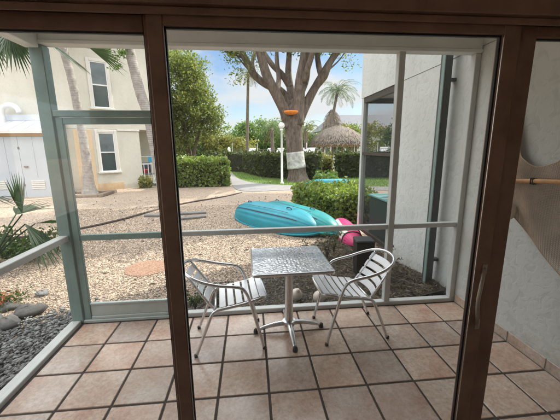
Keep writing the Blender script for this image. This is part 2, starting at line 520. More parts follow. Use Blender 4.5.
M['cream'] = pm('cream_plastic', (.62, .55, .48), .4, var=.1, scale=5)
M['greenbox'] = pm('dark_green_plastic', (.012, .040, .026), .45, var=.15)
M['tealrim'] = pm('pale_teal_rim', (.22, .50, .47), .4, var=.08)
M['blackbin'] = pm('black_plastic', (.012, .011, .010), .45, var=.3, scale=4)
M['orange'] = pm('orange_plastic', (.80, .23, .03), .4, var=.15, scale=3)
M['blueplastic'] = pm('blue_plastic', (.02, .28, .44), .4, var=.1)
M['navy'] = pm('navy_plastic', (.03, .04, .08), .5, var=.2)
M['red'] = pm('red_plastic', (.45, .04, .03), .5, var=.15)
M['yellow'] = pm('yellow_plastic', (.6, .42, .05), .5, var=.1)
M['slate'] = pm('grey_roofing', (.085, .09, .105), .7, var=.15, scale=2)
M['rust'] = gravel_mat('rusty_cover', [(.20, .11, .07), (.30, .17, .11), (.37, .23, .155), (.26, .15, .095)], 60, .6)
M['edging'] = pm('edging_plastic', (.05, .03, .025), .6, var=.2)
M['board'] = pm('grey_board', (.16, .15, .14), .8, var=.25, scale=8, bmp=.3, bscale=30)
M['petal'] = leaf_mat('dry_bract', [(.30, .05, .05), (.42, .16, .08), (.5, .3, .12), (.25, .12, .08)], .3, .7)

def globe_mat():
    mt, nt, o = new_mat('opal_globe')
    p = nt.nodes.new('ShaderNodeBsdfPrincipled'); p.inputs['Roughness'].default_value = .25
    c = ramp(nt, noise(nt, coords(nt), 6), [(.3, (.72, .72, .72)), (.7, (.82, .82, .82))])
    nt.links.new(c, p.inputs['Base Color']); nt.links.new(p.outputs[0], o.inputs['Surface']); return mt
M['globe'] = globe_mat()

def tile_mat():
    mt, nt, o = new_mat('terracotta_tile')
    p = nt.nodes.new('ShaderNodeBsdfPrincipled'); nt.links.new(p.outputs[0], o.inputs['Surface'])
    g = nt.nodes.new('ShaderNodeNewGeometry'); v = g.outputs['Position']
    # each tile carries its own piece of the mottling
    off = nt.nodes.new('ShaderNodeVectorMath'); off.operation = 'MULTIPLY_ADD'
    cmb = nt.nodes.new('ShaderNodeCombineXYZ')
    for k in range(3): nt.links.new(g.outputs['Random Per Island'], cmb.inputs[k])
    nt.links.new(cmb.outputs[0], off.inputs[0]); off.inputs[1].default_value = (37, 53, 71); nt.links.new(v, off.inputs[2])
    q = off.outputs[0]
    c = ramp(nt, noise(nt, q, 3.2, 6, .6), [(.28, (.42, .265, .20)), (.42, (.49, .355, .28)), (.56, (.54, .435, .36)), (.74, (.60, .52, .45))])
    sp = ramp(nt, noise(nt, q, 38, 5, .7), [(.32, (.62, .58, .55)), (.6, (1.05,) * 3)])
    c = mixc(nt, c, sp, .8, 'MULTIPLY')
    t = ramp(nt, g.outputs['Random Per Island'], [(0, (.78, .79, .82)), (.5, (1, .98, .95)), (1, (1.14, 1.08, 1.04))])
    c = mixc(nt, c, t, 1.0, 'MULTIPLY')
    nt.links.new(c, p.inputs['Base Color'])
    rg = ramp(nt, noise(nt, v, 1.7, 5, .6), [(.35, (.16,) * 3), (.65, (.36,) * 3)])
    nt.links.new(rg, p.inputs['Roughness'])
    nt.links.new(bump(nt, noise(nt, q, 14, 5, .6), .18, .004), p.inputs['Normal'])
    return mt
M['tile'] = tile_mat()
M['grout'] = pm('dark_grout', (.055, .043, .036), .95, var=.3, scale=20, bmp=.4, bscale=120)

def hammered():
    """table top pressed with overlapping swirls, wet from the rain"""
    mt, nt, o = new_mat('swirled_aluminium')
    p = nt.nodes.new('ShaderNodeBsdfPrincipled'); nt.links.new(p.outputs[0], o.inputs['Surface'])
    v = coords(nt)
    vo = nt.nodes.new('ShaderNodeTexVoronoi'); vo.inputs['Scale'].default_value = 40; vo.inputs['Randomness'].default_value = .7
    nt.links.new(v, vo.inputs['Vector'])
    dr = nt.nodes.new('ShaderNodeTexVoronoi'); dr.inputs['Scale'].default_value = 85; nt.links.new(v, dr.inputs['Vector'])
    drop = ramp(nt, dr.outputs['Distance'], [(.1, (1, 1, 1)), (.35, (0, 0, 0))])
    h = mixc(nt, vo.outputs['Distance'], drop, .45)
    c = ramp(nt, noise(nt, v, 9, 5), [(.3, (.46, .48, .50)), (.7, (.66, .67, .69))])
    nt.links.new(c, p.inputs['Base Color']); p.inputs['Metallic'].default_value = 1
    rg = ramp(nt, vo.outputs['Distance'], [(0, (.10,) * 3), (.6, (.26,) * 3)])
    nt.links.new(rg, p.inputs['Roughness'])
    nt.links.new(bump(nt, h, .9, .006), p.inputs['Normal']); return mt
M['hammered'] = hammered()

def kayak_mat(name, a, b):
    mt, nt, o = new_mat(name)
    p = nt.nodes.new('ShaderNodeBsdfPrincipled'); nt.links.new(p.outputs[0], o.inputs['Surface'])
    v = coords(nt)
    c = ramp(nt, noise(nt, v, 1.1, 3), [(.4, a), (.65, b)])
    sc = ramp(nt, noise(nt, v, 26, 6, .75), [(.30, (.62, .66, .66)), (.48, (1, 1, 1))])
    c = mixc(nt, c, sc, .8, 'MULTIPLY')
    mp_ = nt.nodes.new('ShaderNodeMapping'); mp_.inputs['Scale'].default_value = (.35, 3, 3); nt.links.new(v, mp_.inputs['Vector'])
    c = mixc(nt, c, tuple(.5 * k + .2 for k in b), ramp(nt, noise(nt, mp_.outputs[0], 9, 8, .75), [(.60, (0, 0, 0)), (.70, (.55,) * 3)]))
    c = mixc(nt, c, (.13, .12, .10), ramp(nt, noise(nt, v, 3.2, 7, .7), [(.58, (0, 0, 0)), (.75, (.5,) * 3)]))
    nt.links.new(c, p.inputs['Base Color']); p.inputs['Roughness'].default_value = .45; p.inputs['Specular IOR Level'].default_value = .3
    nt.links.new(bump(nt, noise(nt, v, 5, 4), .1, .01), p.inputs['Normal']); return mt
M['kayak'] = kayak_mat('turquoise_polyethylene', (.008, .20, .26), (.02, .27, .34))
M['pink'] = kayak_mat('pink_polyethylene', (.50, .03, .13), (.60, .06, .19))
M['kayak2'] = kayak_mat('teal_polyethylene', (.004, .19, .20), (.01, .25, .25))
# ------------------------------------------------------------------ ground, paths, water
def sheet_obj(name, poly, z, mat):
    return tag(MB().sheet(poly, z).build(name, mat), kind='structure')
sheet_obj('gravel_ground', [(-900, -60), (900, -60), (900, 1500), (-900, 1500)], GZ, M['gravel'])

def arc(pts, n=6): return [(p[0], p[1]) for p in smoothed([(x, y, 0) for x, y in pts], n)]
path_l = arc([(6.5, 11.0), (3.2, 12.0), (1.2, 12.1), (.2, 11.9), (-.45, 12.3), (-.78, 13.6), (-1.0, 15.5), (-1.55, 19.0), (-2.6, 25.0)])
path_r = arc([(-1.7, 25.0), (-1.15, 20.5), (-.72, 17.5), (-.15, 15.6), (.6, 14.5), (1.6, 13.75), (3.4, 13.1), (6.5, 12.2)])
sheet_obj('footpath', path_l + path_r, GZ + .012, M['concrete'])
lawn = [(-1.6, 24.5), (-1.15, 20.5), (-.72, 17.5), (-.15, 15.6), (.6, 14.5), (1.6, 13.75), (3.4, 13.1), (6.5, 12.2), (14, 11), (14, 21), (4, 21), (1, 21.5), (-.5, 24)]
sheet_obj('lawn', lawn, GZ + .006, M['grass'])
sheet_obj('far_lawn', [(-60, 24), (-2.6, 25.0), (-.9, 25), (40, 22), (120, 40), (120, 140), (-120, 140)], GZ + .004, M['grass'])
deck = MB().box((-1.5, 24.8, GZ - .2), (40, 36, .46)).build('pool_deck', M['deck']); tag(deck, kind='structure')
sheet_obj('pool_water', [(4, 30), (24, 30), (24, 35), (4, 35)], .466, M['pool'])

def in_poly(P, poly):
    x, y = P[:, 0], P[:, 1]; ins = np.zeros(len(P), bool); n = len(poly)
    for i in range(n):
        (x0, y0), (x1, y1) = poly[i], poly[(i + 1) % n]
        c = ((y0 > y) != (y1 > y)) & (x < (x1 - x0) * (y - y0) / (y1 - y0 + 1e-12) + x0)
        ins ^= c
    return ins

# loose stones: little flattened, dented octahedra
def stones(name, P, size, mat, flat=.6):
    n = len(P)
    base = np.array([(1, 0, 0), (0, 1, 0), (-1, 0, 0), (0, -1, 0), (0, 0, 1), (0, 0, -1), (.68, .68, .45), (-.68, .68, .45), (-.68, -.68, .45), (.68, -.68, .45)], float)
    F0 = np.array([(0, 6, 9), (1, 7, 6), (2, 8, 7), (3, 9, 8), (4, 6, 7), (4, 7, 8), (4, 8, 9), (4, 9, 6), (0, 5, 6), (6, 5, 1), (1, 5, 7), (7, 5, 2), (2, 5, 8), (8, 5, 3), (3, 5, 9), (9, 5, 0)], int)
    V = base[None] * (1 + rng.uniform(-.25, .25, (n, 10, 1)))
    V *= np.stack([rng.uniform(.7, 1.3, n), rng.uniform(.7, 1.2, n), rng.uniform(.4, .8, n) * flat / .6], 1)[:, None]
    a = rng.uniform(0, 6.283, n); t = rng.normal(0, .35, n)
    y, z = V[..., 1] * np.cos(t)[:, None] - V[..., 2] * np.sin(t)[:, None], V[..., 1] * np.sin(t)[:, None] + V[..., 2] * np.cos(t)[:, None]
    x = V[..., 0]
    x2, y2 = x * np.cos(a)[:, None] - y * np.sin(a)[:, None], x * np.sin(a)[:, None] + y * np.cos(a)[:, None]
    V = np.stack([x2, y2, z], -1) * size[:, None, None] + P[:, None]
    F = (F0[None] + 10 * np.arange(n)[:, None, None]).reshape(-1, 3)
    return arr_mesh(name, V.reshape(-1, 3), F, mat, smooth=False)

n = 70000
P = np.stack([rng.uniform(-5.2, 2.1, n), 2.85 + 6.3 * rng.uniform(0, 1, n) ** 1.7, np.full(n, GZ)], 1)
s = rng.uniform(.005, .0115, n); P[:, 2] += s * .35
tag(stones('loose_gravel', P, s, M['stone']), 'beige pea gravel scattered over the yard', 'gravel', kind='stuff')
n = 18000
P = np.stack([-1.74 - 1.6 * rng.uniform(0, 1, n) ** 1.2, rng.uniform(.9, 3.5, n), np.full(n, GZ)], 1)
s = .008 + .019 * rng.random(n) ** 2.2; P[:, 2] += s * rng.uniform(.2, 1.2, n)
P = P[P[:, 1] < 3.15 + .3 * (P[:, 0] + 1.74) + rng.normal(0, .1, n)]; s = s[:len(P)]
tag(stones('bed_pebbles', P, s, M['bedstone']), 'larger pebbles beside the lanai, coloured dark grey for the shade', 'pebbles', kind='stuff')

def twigs(name, P, L, w, mat, lift=.3, label='', cat='leaf litter'):
    n = len(P)
    a = rng.normal(0, 1, (n, 3)); a[:, 2] *= lift; a /= np.linalg.norm(a, axis=1)[:, None]
    b = np.cross(a, rng.normal(0, 1, (n, 3))); b /= np.linalg.norm(b, axis=1)[:, None]
    L = L[:, None]; w = w[:, None]
    V = np.stack([P - a * L, P + b * w, P + a * L, P - b * w], 1).reshape(-1, 3)
    o = arr_mesh(name, V, np.arange(4 * n).reshape(-1, 4), mat)
    return tag(o, label, cat, kind='stuff')

# ground litter in the shade behind the table and chairs, heaped against the wall
def heap(x, y):
    d = np.clip((x - .75) / 1.3, 0, 1)
    e = np.clip((4.3 - y) / 1.2, 0, 1)
    return GZ + .17 * d ** 1.5 * e
soil_n = 60
gx, gy = np.meshgrid(np.linspace(-.85, 2.068, soil_n), np.linspace(2.83, 5.6, soil_n), indexing='ij')
gz = heap(gx, gy) + .012 * rng.random(gx.shape)
lim = np.interp(gx, [-.85, 0, .9, 2.1], [3.25, 3.75, 5.0, 5.6])
edge = np.minimum.reduce([(gx + .85) / .35, (lim - gy) / .4 + .2 * np.sin(gx * 17) * np.sin(gy * 13), np.ones_like(gx)])
gz = np.where(edge < .12, GZ - .02, gz + .004)
V = np.stack([gx, gy, gz], -1).reshape(-1, 3)
I = np.arange(soil_n * soil_n).reshape(soil_n, soil_n)
F = np.stack([I[:-1, :-1], I[1:, :-1], I[1:, 1:], I[:-1, 1:]], -1).reshape(-1, 4)
tag(arr_mesh('soil_bed', V, F, M['soil'], smooth=True), kind='structure')
n = 46000
x = rng.uniform(-.8, 2.04, n); y = rng.uniform(2.86, 5.5, n)
k_ = y < np.interp(x, [-.85, 0, .9, 2.1], [3.2, 3.7, 4.9, 5.5]) + rng.normal(0, .12, n); x, y = x[k_], y[k_]; n = len(x)
keep = rng.random(n) < np.clip(.35 + .45 * x, .2, 1); x, y = x[keep], y[keep]; n = len(x)
P = np.stack([x, y, heap(x, y) + .012 + .03 * rng.random(n) ** 2], 1)
twigs('leaf_litter', P, rng.uniform(.015, .075, n), .0012 + .007 * rng.random(n) ** 3, M['litter'], .35, 'dry brown leaves and twigs heaped along the stucco wall')
n = 2600
P = np.stack([rng.uniform(-.7, 1.5, n), rng.uniform(2.9, 3.7, n), np.full(n, 0.)], 1); s = rng.uniform(.008, .022, n)
s *= .8; P[:, 2] = heap(P[:, 0], P[:, 1]) + .006 + s * .2
tag(stones('shaded_gravel', P, s, M['bedstone']), 'gravel among the litter behind the table, coloured dark grey for its shade', 'gravel', kind='stuff')

def grass_blades(name, poly, n, h, label):
    xs = [p[0] for p in poly]; ys = [p[1] for p in poly]
    P = np.stack([rng.uniform(min(xs), max(xs), n), rng.uniform(min(ys), max(ys), n)], 1)
    P = P[in_poly(P, poly)]; n = len(P)
    a = rng.uniform(0, 6.283, n); w = .012; hh = rng.uniform(.5, 1.2, n) * h
    d = np.stack([np.cos(a), np.sin(a), 0 * a], 1) * w
    B = np.stack([P[:, 0], P[:, 1], np.full(n, GZ)], 1)
    t = np.stack([rng.normal(0, .35, n) * hh, rng.normal(0, .35, n) * hh, hh], 1)
    V = np.stack([B - d, B + d, B + t], 1).reshape(-1, 3)
    return tag(arr_mesh(name, V, np.arange(3 * n).reshape(-1, 3), M['blade']), label, 'grass', kind='stuff')
grass_blades('grass', lawn, 42000, .075, 'short bright green lawn between the footpath and the dark hedge')

n = 420
P = np.stack([rng.uniform(-5, 1.6, n), rng.uniform(2.95, 11, n), np.full(n, GZ + .022)], 1)
twigs('fallen_leaves', P, rng.uniform(.018, .045, n), rng.uniform(.008, .018, n), M['litter'], .12, 'dry fallen leaves scattered over the pale gravel', 'leaves')
# ------------------------------------------------------------------ foliage
def leaf_quads(P, size, asp=.45, upb=0.0, lo=.6, hi_=1.3):
    n = len(P)
    a = rng.normal(0, 1, (n, 3)); a[:, 2] += upb; a /= np.linalg.norm(a, axis=1)[:, None]
    b = np.cross(a, rng.normal(0, 1, (n, 3))); b /= np.linalg.norm(b, axis=1)[:, None]
    s = (size * rng.uniform(lo, hi_, n))[:, None]
    return np.stack([P - a * s, P + b * s * asp, P + a * s, P - b * s * asp], 1).reshape(-1, 3)

def crown_points(blobs, n, clump=.45, nclump=None, shell=.35):
    """leaves gathered in clumps through the outer part of several ellipsoids"""
    vol = np.array([r[0] * r[1] * r[2] for _, r in blobs]); vol = vol ** .75 / (vol ** .75).sum()
    nclump = nclump or max(20, n // 70)
    out = []
    for (c, r), w in zip(blobs, vol):
        k = max(4, int(nclump * w)); m_ = max(8, int(n * w))
        d = rng.normal(0, 1, (k, 3)); d /= np.linalg.norm(d, axis=1)[:, None]
        q = d * (shell + (1 - shell) * rng.random((k, 1)) ** .5) * rng.uniform(.82, 1.1, (k, 1)) * np.array(r) + np.array(c)
        idx = rng.integers(0, k, m_)
        out.append(q[idx] + rng.normal(0, clump * .5, (m_, 3)) * np.array([1, 1, .7]))
    return np.concatenate(out)

def foliage(name, blobs, n, size, mat, parent=None, clump=.45, nclump=None, shell=.35, asp=.45):
    P = crown_points(blobs, n, clump, nclump, shell)
    V = leaf_quads(P, size, asp)
    return arr_mesh(name, V, np.arange(len(V)).reshape(-1, 4), mat, parent)

def tree(name, label, base, limbs, blobs, n, size, leaf, bark='bark_dark', group=None, clump=.5, nclump=None, shell=.35):
    t = thing(name, label, 'tree', base, 0, group)
    mb = MB()
    for pts, r in limbs: mb.tube(smoothed(pts, 5), r, 9)
    mb.build('trunk', M[bark], t, smooth=True)
    foliage('crown', blobs, n, size, M[leaf], t, clump, nclump, shell)
    return t

def hedge(name, label, poly, h, n, size, leaf, cat='hedge', rag=.05, group=None, core='core'):
    cx, cy = np.mean([p[0] for p in poly]), np.mean([p[1] for p in poly])
    t = thing(name, label, cat, (cx, cy, GZ), 0, group)
    lp = [(x - cx, y - cy) for x, y in poly]
    shr = []
    for x, y in lp:
        d = math.hypot(x, y); k = max(.3, 1 - .11 / d * 1.3); shr.append((x * k, y * k))
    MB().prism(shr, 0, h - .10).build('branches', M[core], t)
    L = [math.dist(lp[i], lp[(i + 1) % len(lp)]) for i in range(len(lp))]
    xs = [p[0] for p in lp]; ys = [p[1] for p in lp]
    side = sum(L) * h; top = (max(xs) - min(xs)) * (max(ys) - min(ys)) * .8
    ns = int(n * side / (side + top)); pts = []
    for i, l in enumerate(L):
        k = int(ns * l / sum(L)); u = rng.random(k); z = rng.random(k) ** .85 * h
        a, b = np.array(lp[i]), np.array(lp[(i + 1) % len(lp)])
        nn = np.array([(b - a)[1], -(b - a)[0]]) / (l + 1e-9)
        off = rng.normal(0, .05, k) - .02 + .05 * np.sin(u * l * 5 + i) * np.sin(z * 7)
        q = a + (b - a) * u[:, None] + nn * off[:, None]
        pts.append(np.stack([q[:, 0], q[:, 1], z], 1))
    k = int((n - ns) * 1.4)
    q = np.stack([rng.uniform(min(xs), max(xs), k), rng.uniform(min(ys), max(ys), k)], 1); q = q[in_poly(q, lp)]
    z = h + rng.normal(0, rag, len(q)) + rag * np.sin(q[:, 0] * 6.1) * np.sin(q[:, 1] * 5.3) + rag * 1.5 * (rng.random(len(q)) ** 6)
    pts.append(np.stack([q[:, 0], q[:, 1], z], 1))
    k = max(20, n // 220)                                       # stray shoots above the clipped top
    sp = pts[-1][rng.integers(0, len(pts[-1]), k)]
    for j in range(5): pts.append(sp + np.array([0, 0, .02 + .028 * j]) * rng.uniform(.4, 1.6, (k, 1)) + rng.normal(0, .012, (k, 3)))
    V = leaf_quads(np.concatenate(pts), size, .5, .25, .45, 1.45)
    arr_mesh('leaves', V, np.arange(len(V)).reshape(-1, 4), M[leaf], t)
    return t

hedge('clipped_hedge', 'low bright green clipped hedge beside the gravel, left of the footpath', [(-3.45, 13.65), (-1.0, 13.75), (-1.15, 15.6), (-3.6, 15.9)], 1.12, 8500, .075, 'leaf_hedge', rag=.06)
hedge('clipped_bush', 'leafy green bush behind the two turquoise kayaks', [(1.95, 6.5), (2.85, 6.4), (3.1, 8.6), (1.3, 8.8), (1.2, 8.0)], .60, 11000, .048, 'leaf_hedge', cat='bush', rag=.05)
hedge('boundary_hedge', 'long dark clipped hedge running from the path to the big tree', [(-3.6, 25.2), (-.6, 22.0), (.7, 17.6), (2.0, 16.5), (3.45, 15.2), (3.75, 16.0), (2.6, 17.4), (1.6, 18.3), (.4, 22.6), (-3.4, 26.2)], 1.31, 15000, .10, 'leaf_hedge2', rag=.04)
hedge('boundary_hedge', 'short dark clipped hedge in front of the thatched hut', [(4.85, 16.6), (9.5, 15.8), (9.7, 17.0), (5.0, 17.8)], 1.30, 7000, .09, 'leaf_hedge2', rag=.04)
hedge('flowering_shrub', 'pale yellowish shrub filling the gap between the dark hedges', [(3.55, 18.2), (4.9, 18.0), (5.0, 19.3), (3.6, 19.4)], .95, 2200, .09, 'leaf_yellow', cat='bush', rag=.12)
hedge('ground_shrub', 'low leafy shrub at the foot of the big whitewashed tree', [(2.9, 13.6), (3.9, 13.3), (4.1, 14.3), (3.1, 14.6)], .28, 1300, .07, 'leaf_mid', cat='bush', rag=.1)
hedge('ground_shrub', 'tiny leafy tuft beside the corner of the pale house', [(-4.85, 13.75), (-4.45, 13.8), (-4.4, 14.05), (-4.8, 14.1)], .32, 420, .06, 'leaf_yellow', cat='plant', rag=.06, core='leaf_mid')

# the broad leafy tree on the left of the view
tree('ficus_tree', 'broad yellow green leafy tree rising behind the clipped hedge on the left', (-3.6, 18.6, GZ),
     [([(0, 0, 0), (.05, .1, 1.2), (-.1, 0, 2.4), (-.3, .1, 4.2)], (.22, .17, .14, .06)), ([(.3, -.3, 0), (.35, -.2, 1.3), (.7, 0, 2.6), (1.2, .2, 3.8)], (.14, .11, .09, .04)),
      ([(0, 0, 2.0), (-.9, .2, 3.2), (-1.3, .3, 4.4)], (.1, .07, .03)), ([(-.1, 0, 2.4), (.5, .4, 4.0), (.6, .5, 5.6)], (.1, .07, .03))],
     [((-.6, 0, 5.2), (1.9, 1.8, 2.1)), ((.6, -.2, 4.1), (1.35, 1.4, 1.3)), ((1.35, .1, 3.1), (.85, 1.0, .75)), ((-1.0, -.2, 3.3), (1.3, 1.4, 1.5)), ((.25, .1, 6.1), (1.15, 1.2, .9)), ((-.9, -.6, 1.7), (.95, .9, 1.0)), ((.1, -.3, 2.2), (.55, .6, .6)), ((-2.4, 0, 4.2), (1.6, 1.6, 2.4))],
     36000, .085, 'leaf_ficus', clump=.42, nclump=600)

# the big pale-barked tree
bt = thing('shade_tree', 'big many limbed tree with a whitewashed band round its trunk', 'tree', (2.35, 15.45, GZ))
def L(*pts): return [(x - 2.35, y, z - GZ) for x, y, z in pts]
mb = MB()
tr = smoothed(L((2.42, 0, -.2), (2.40, 0, .1), (2.36, 0, .6), (2.26, 0, 1.4), (2.20, 0, 2.4), (2.16, 0, 3.1), (2.2, .1, 3.9)), 6)
mb.tube(tr, np.interp(np.linspace(0, 1, len(tr)), [0, .1, .25, .5, .75, 1], [.70, .58, .46, .42, .43, .10]), 18)
limbs = [
    (L((1.98, .0, 2.6), (1.76, -.1, 3.3), (1.36, -.3, 4.0), (.90, -.5, 4.8), (.62, -.7, 5.6), (.3, -.9, 6.6), (-.3, -1.2, 8.2)), (.34, .27, .24, .22, .19, .15, .08)),
    (L((2.3, .2, 3.1), (1.95, .3, 3.9), (1.5, .2, 4.35), (.90, .1, 4.55), (.30, 0, 5.0), (-.15, -.3, 5.7), (-.65, -.6, 6.2), (-1.5, -1.0, 6.8), (-2.6, -1.4, 7.4)), (.25, .2, .18, .17, .17, .15, .13, .1, .06)),
    (L((2.35, -.1, 2.7), (2.42, -.15, 3.6), (2.48, -.2, 4.6), (2.66, -.2, 5.6), (2.8, -.3, 6.6), (3.1, -.4, 8.4)), (.34, .29, .25, .22, .2, .1)),
    (L((2.2, .3, 3.2), (2.12, .4, 4.2), (2.0, .5, 5.2), (2.05, .6, 6.4), (1.8, .9, 8.2)), (.25, .2, .16, .13, .07)),
    (L((2.1, .4, 4.5), (1.7, .5, 5.1), (1.2, .6, 5.6), (.75, .8, 6.3), (.0, 1.2, 7.4)), (.17, .15, .13, .11, .06)),
    (L((2.45, .1, 2.9), (2.85, .1, 3.7), (3.3, .1, 4.5), (3.66, .1, 5.0), (3.98, .1, 5.6), (4.5, .2, 6.3), (5.6, .4, 7.8)), (.28, .23, .19, .24, .16, .15, .08)),
    (L((1.35, -.3, 4.1), (1.5, .2, 4.9), (1.42, .3, 5.8), (1.5, .5, 7.4)), (.15, .12, .10, .05)),
    (L((2.5, .2, 4.0), (2.9, .4, 4.9), (3.0, .5, 5.8), (3.2, .8, 7.4)), (.17, .14, .12, .06)),
    (L((.35, 0, 4.95), (.25, .3, 5.6), (.45, .5, 6.5), (.2, .8, 7.4)), (.11, .09, .08, .05)),
    (L((3.6, .1, 4.95), (3.45, .2, 5.5), (3.4, .3, 6.2), (3.5, .5, 7.8)), (.17, .14, .12, .07)),
    (L((2.6, -.3, 4.6), (3.0, -1.0, 6.0), (3.2, -2.2, 7.4), (3.6, -4.6, 8.0)), (.15, .12, .08, .04)),
    (L((3.95, .2, 6.2), (4.9, -1.2, 7.5), (6.0, -3.0, 8.2), (7.2, -2.6, 8.6)), (.13, .10, .07, .04)),
]
for (x, z, dx, dz) in ((.30, 5.0, -.75, .75), (-.15, 5.7, -.7, .2), (3.75, 5.15, .7, .6)):
    limbs.append((L((x, 0, z), (x + dx * .5, -.1, z + dz * .42), (x + dx, -.2, z + dz), (x + dx * 1.5, -.3, z + dz * 1.9)), (.055, .04, .028, .01)))
for pts, r in limbs: mb.tube(smoothed(pts, 6), r, 12)
mb.build('trunk', M['bark'], bt, smooth=True)
wb = smoothed(L((2.345, 0, .56), (2.30, 0, .95), (2.26, 0, 1.37)), 6)
MB().tube(wb, np.interp(np.linspace(0, 1, len(wb)), [0, .5, 1], [.487, .455, .448]), 24).build('whitewash_band', M['bark_white'], bt, smooth=True)
foliage('crown', [((1.6, -5.2, 8.0), (1.6, 1.0, .8)), ((3.5, -3.7, 8.3), (1.9, 1.5, .9)), ((5.3, -2.3, 8.7), (1.9, 1.7, 1.0)), ((1.6, .6, 9.0), (1.8, 1.6, 1.0)), ((.6, -2.6, 8.8), (1.3, 1.0, .7)), ((-2.9, -.7, 6.35), (.6, .6, .35)), ((.3, -.5, 6.7), (.6, .5, .25)), ((-.6, .3, 6.6), (.4, .4, .2)), ((1.6, .3, 6.6), (.4, .4, .2)), ((4.6, -1.0, 8.0), (1.6, 1.5, .9)), ((2.4, -3.9, 8.3), (1.5, 1.3, .8))],
        52000, .105, M['leaf_ficus'], bt, clump=.5, nclump=420)  # unseen high clumps added to cast shade on the gravel and kayaks
foliage('twig_foliage', [((-3.0, -.7, 5.75), (.5, .5, .45)), ((-2.75, -.5, 5.0), (.45, .35, .55)), ((-2.15, -.5, 5.5), (.4, .3, .35)), ((-2.0, -.5, 6.1), (.5, .4, .25)), ((-1.0, -.3, 6.2), (.6, .4, .2)), ((.0, .2, 6.2), (.6, .4, .2)), ((1.0, .2, 6.2), (.6, .4, .2)), ((2.1, .2, 6.15), (.5, .4, .25)), ((2.6, .2, 5.7), (.3, .3, .3))], 1150, .065, M['leaf_ficus'], bt, clump=.36, nclump=110)
o = MB().lathe([(.08, 0), (.2, .02), (.31, .08), (.345, .13), (.33, .17), (.12, .19)], 20).build('hanging_lantern', M['orange'], smooth=True)
o.location = (1.98, 14.82, 3.10)
tag(o, 'flat orange lantern on the fork of the big tree', 'lantern')

# ------------------------------------------------------------------ palms
def frond(mb_, root, az, el, L_, droop, wid, n=22, mi=0):
    """feather frond: stalk and drooping leaflets"""
    pts = []; p = np.array(root, float); e = el
    st = L_ / 9
    for i in range(10):
        pts.append(p.copy()); d = np.array([math.cos(az) * math.cos(e), math.sin(az) * math.cos(e), math.sin(e)])
        p = p + d * st; e -= droop / 9
    sp = smoothed(pts, 3)
    mb_.tube(sp, [.02 * L_ / 2.2, .004], 4, mi)
    side = np.array([-math.sin(az), math.cos(az), 0])
    for t in np.linspace(.14, .99, n):
        i = min(len(sp) - 2, int(t * (len(sp) - 1))); q = sp[i]; d = sp[i + 1] - sp[i]; d /= np.linalg.norm(d)
        l = wid * math.sin(math.pi * min(1, t * .9 + .12)) ** .6 * random.uniform(.85, 1.1)
        for sg in (-1, 1):
            v = side * sg * .8 + d * .55 + np.array([0, 0, -random.uniform(.15, .7)]); v /= np.linalg.norm(v)
            w = d * .018 * L_ / 2.0
            mb_.add([q - w, q + v * l * .5 + w * .9 - [0, 0, .02], q + v * l, q + v * l * .5 - w], [(0, 1, 2, 3)], mi)

def palm(name, label, base, pts, r, nf, L_, wid, group=None, bark='bark', droop=2.0, dry=3, nl=22):
    t = thing(name, label, 'palm tree', base, 0, group)
    p = smoothed([(x - base[0], y - base[1], z - base[2]) for x, y, z in pts], 8)
    rr = np.interp(np.linspace(0, 1, len(p)), np.linspace(0, 1, len(r)), r)
    rr = rr * (1 + .03 * np.sin(np.arange(len(p)) * 2.4))
    MB().tube(p, rr, 12).build('trunk', M[bark], t, smooth=True)
    mb_ = MB(); top = p[-1]
    for i in range(nf):
        az = i * 2.4 + random.uniform(-.2, .2); el = 1.25 - 1.35 * (i / nf) + random.uniform(-.1, .1)
        frond(mb_, top, az, el, L_ * random.uniform(.85, 1.1), droop, wid, nl)
    mb_.build('fronds', M['frond'], t)
    if dry:
        md = MB()
        for i in range(dry): frond(md, top - np.array([0, 0, .08]), random.uniform(0, 6.28), -.5, L_ * .75, 1.1, wid * .7, max(8, nl // 2))
        md.build('dry_fronds', M['frond_dry'], t)
    return t

palm('house_palm', 'ringed palm trunk with swollen foot standing close by the window of the pale house', (-6.03, 12.0, GZ), [(-6.03, 12.0, GZ), (-6.04, 12.0, .35), (-6.0, 12, 1.2), (-6.03, 12, 2.6), (-6.12, 12, 3.95), (-6.22, 12, 4.7), (-6.45, 12, 6.6)], (.30, .20, .15, .135, .13, .13, .12), 16, 2.2, .55, bark='palm_bark')
p2 = palm('house_palm', 'thicker leaning palm trunk with a leafy sprig, partly hidden by the dark door post', (-2.55, 9.3, GZ), [(-2.55, 9.3, GZ), (-2.62, 9.35, .6), (-2.86, 9.45, 2.4), (-3.04, 9.5, 3.1), (-3.15, 9.5, 3.75), (-3.24, 9.5, 4.4), (-3.5, 9.5, 6.6)], (.22, .17, .145, .14, .135, .13, .12), 16, 2.2, .55, bark='palm_bark')
foliage('foliage', [((-.85, -.1, 4.35), (.34, .3, .35)), ((-1.0, -.1, 3.95), (.16, .16, .16)), ((-.62, -.1, 4.5), (.2, .2, .15))], 420, .05, M['leaf_mid'], p2, clump=.14, nclump=24)
ring = thing('palm_planter', 'square timber and stone edging round the foot of the house palm', 'edging', (-6.03, 12.0, GZ))
for i, (lo, hi) in enumerate((((-.75, -.62, 0), (.55, -.46, .10)), ((-.75, .46, 0), (.55, .62, .10)), ((.56, -.62, 0), (.72, .62, .12)), ((-.92, -.62, 0), (-.76, .62, .10)))):
    MB().box(lo, hi, bev=.02).build('edging_plank', M['wood'] if i < 3 else M['rock'], ring)

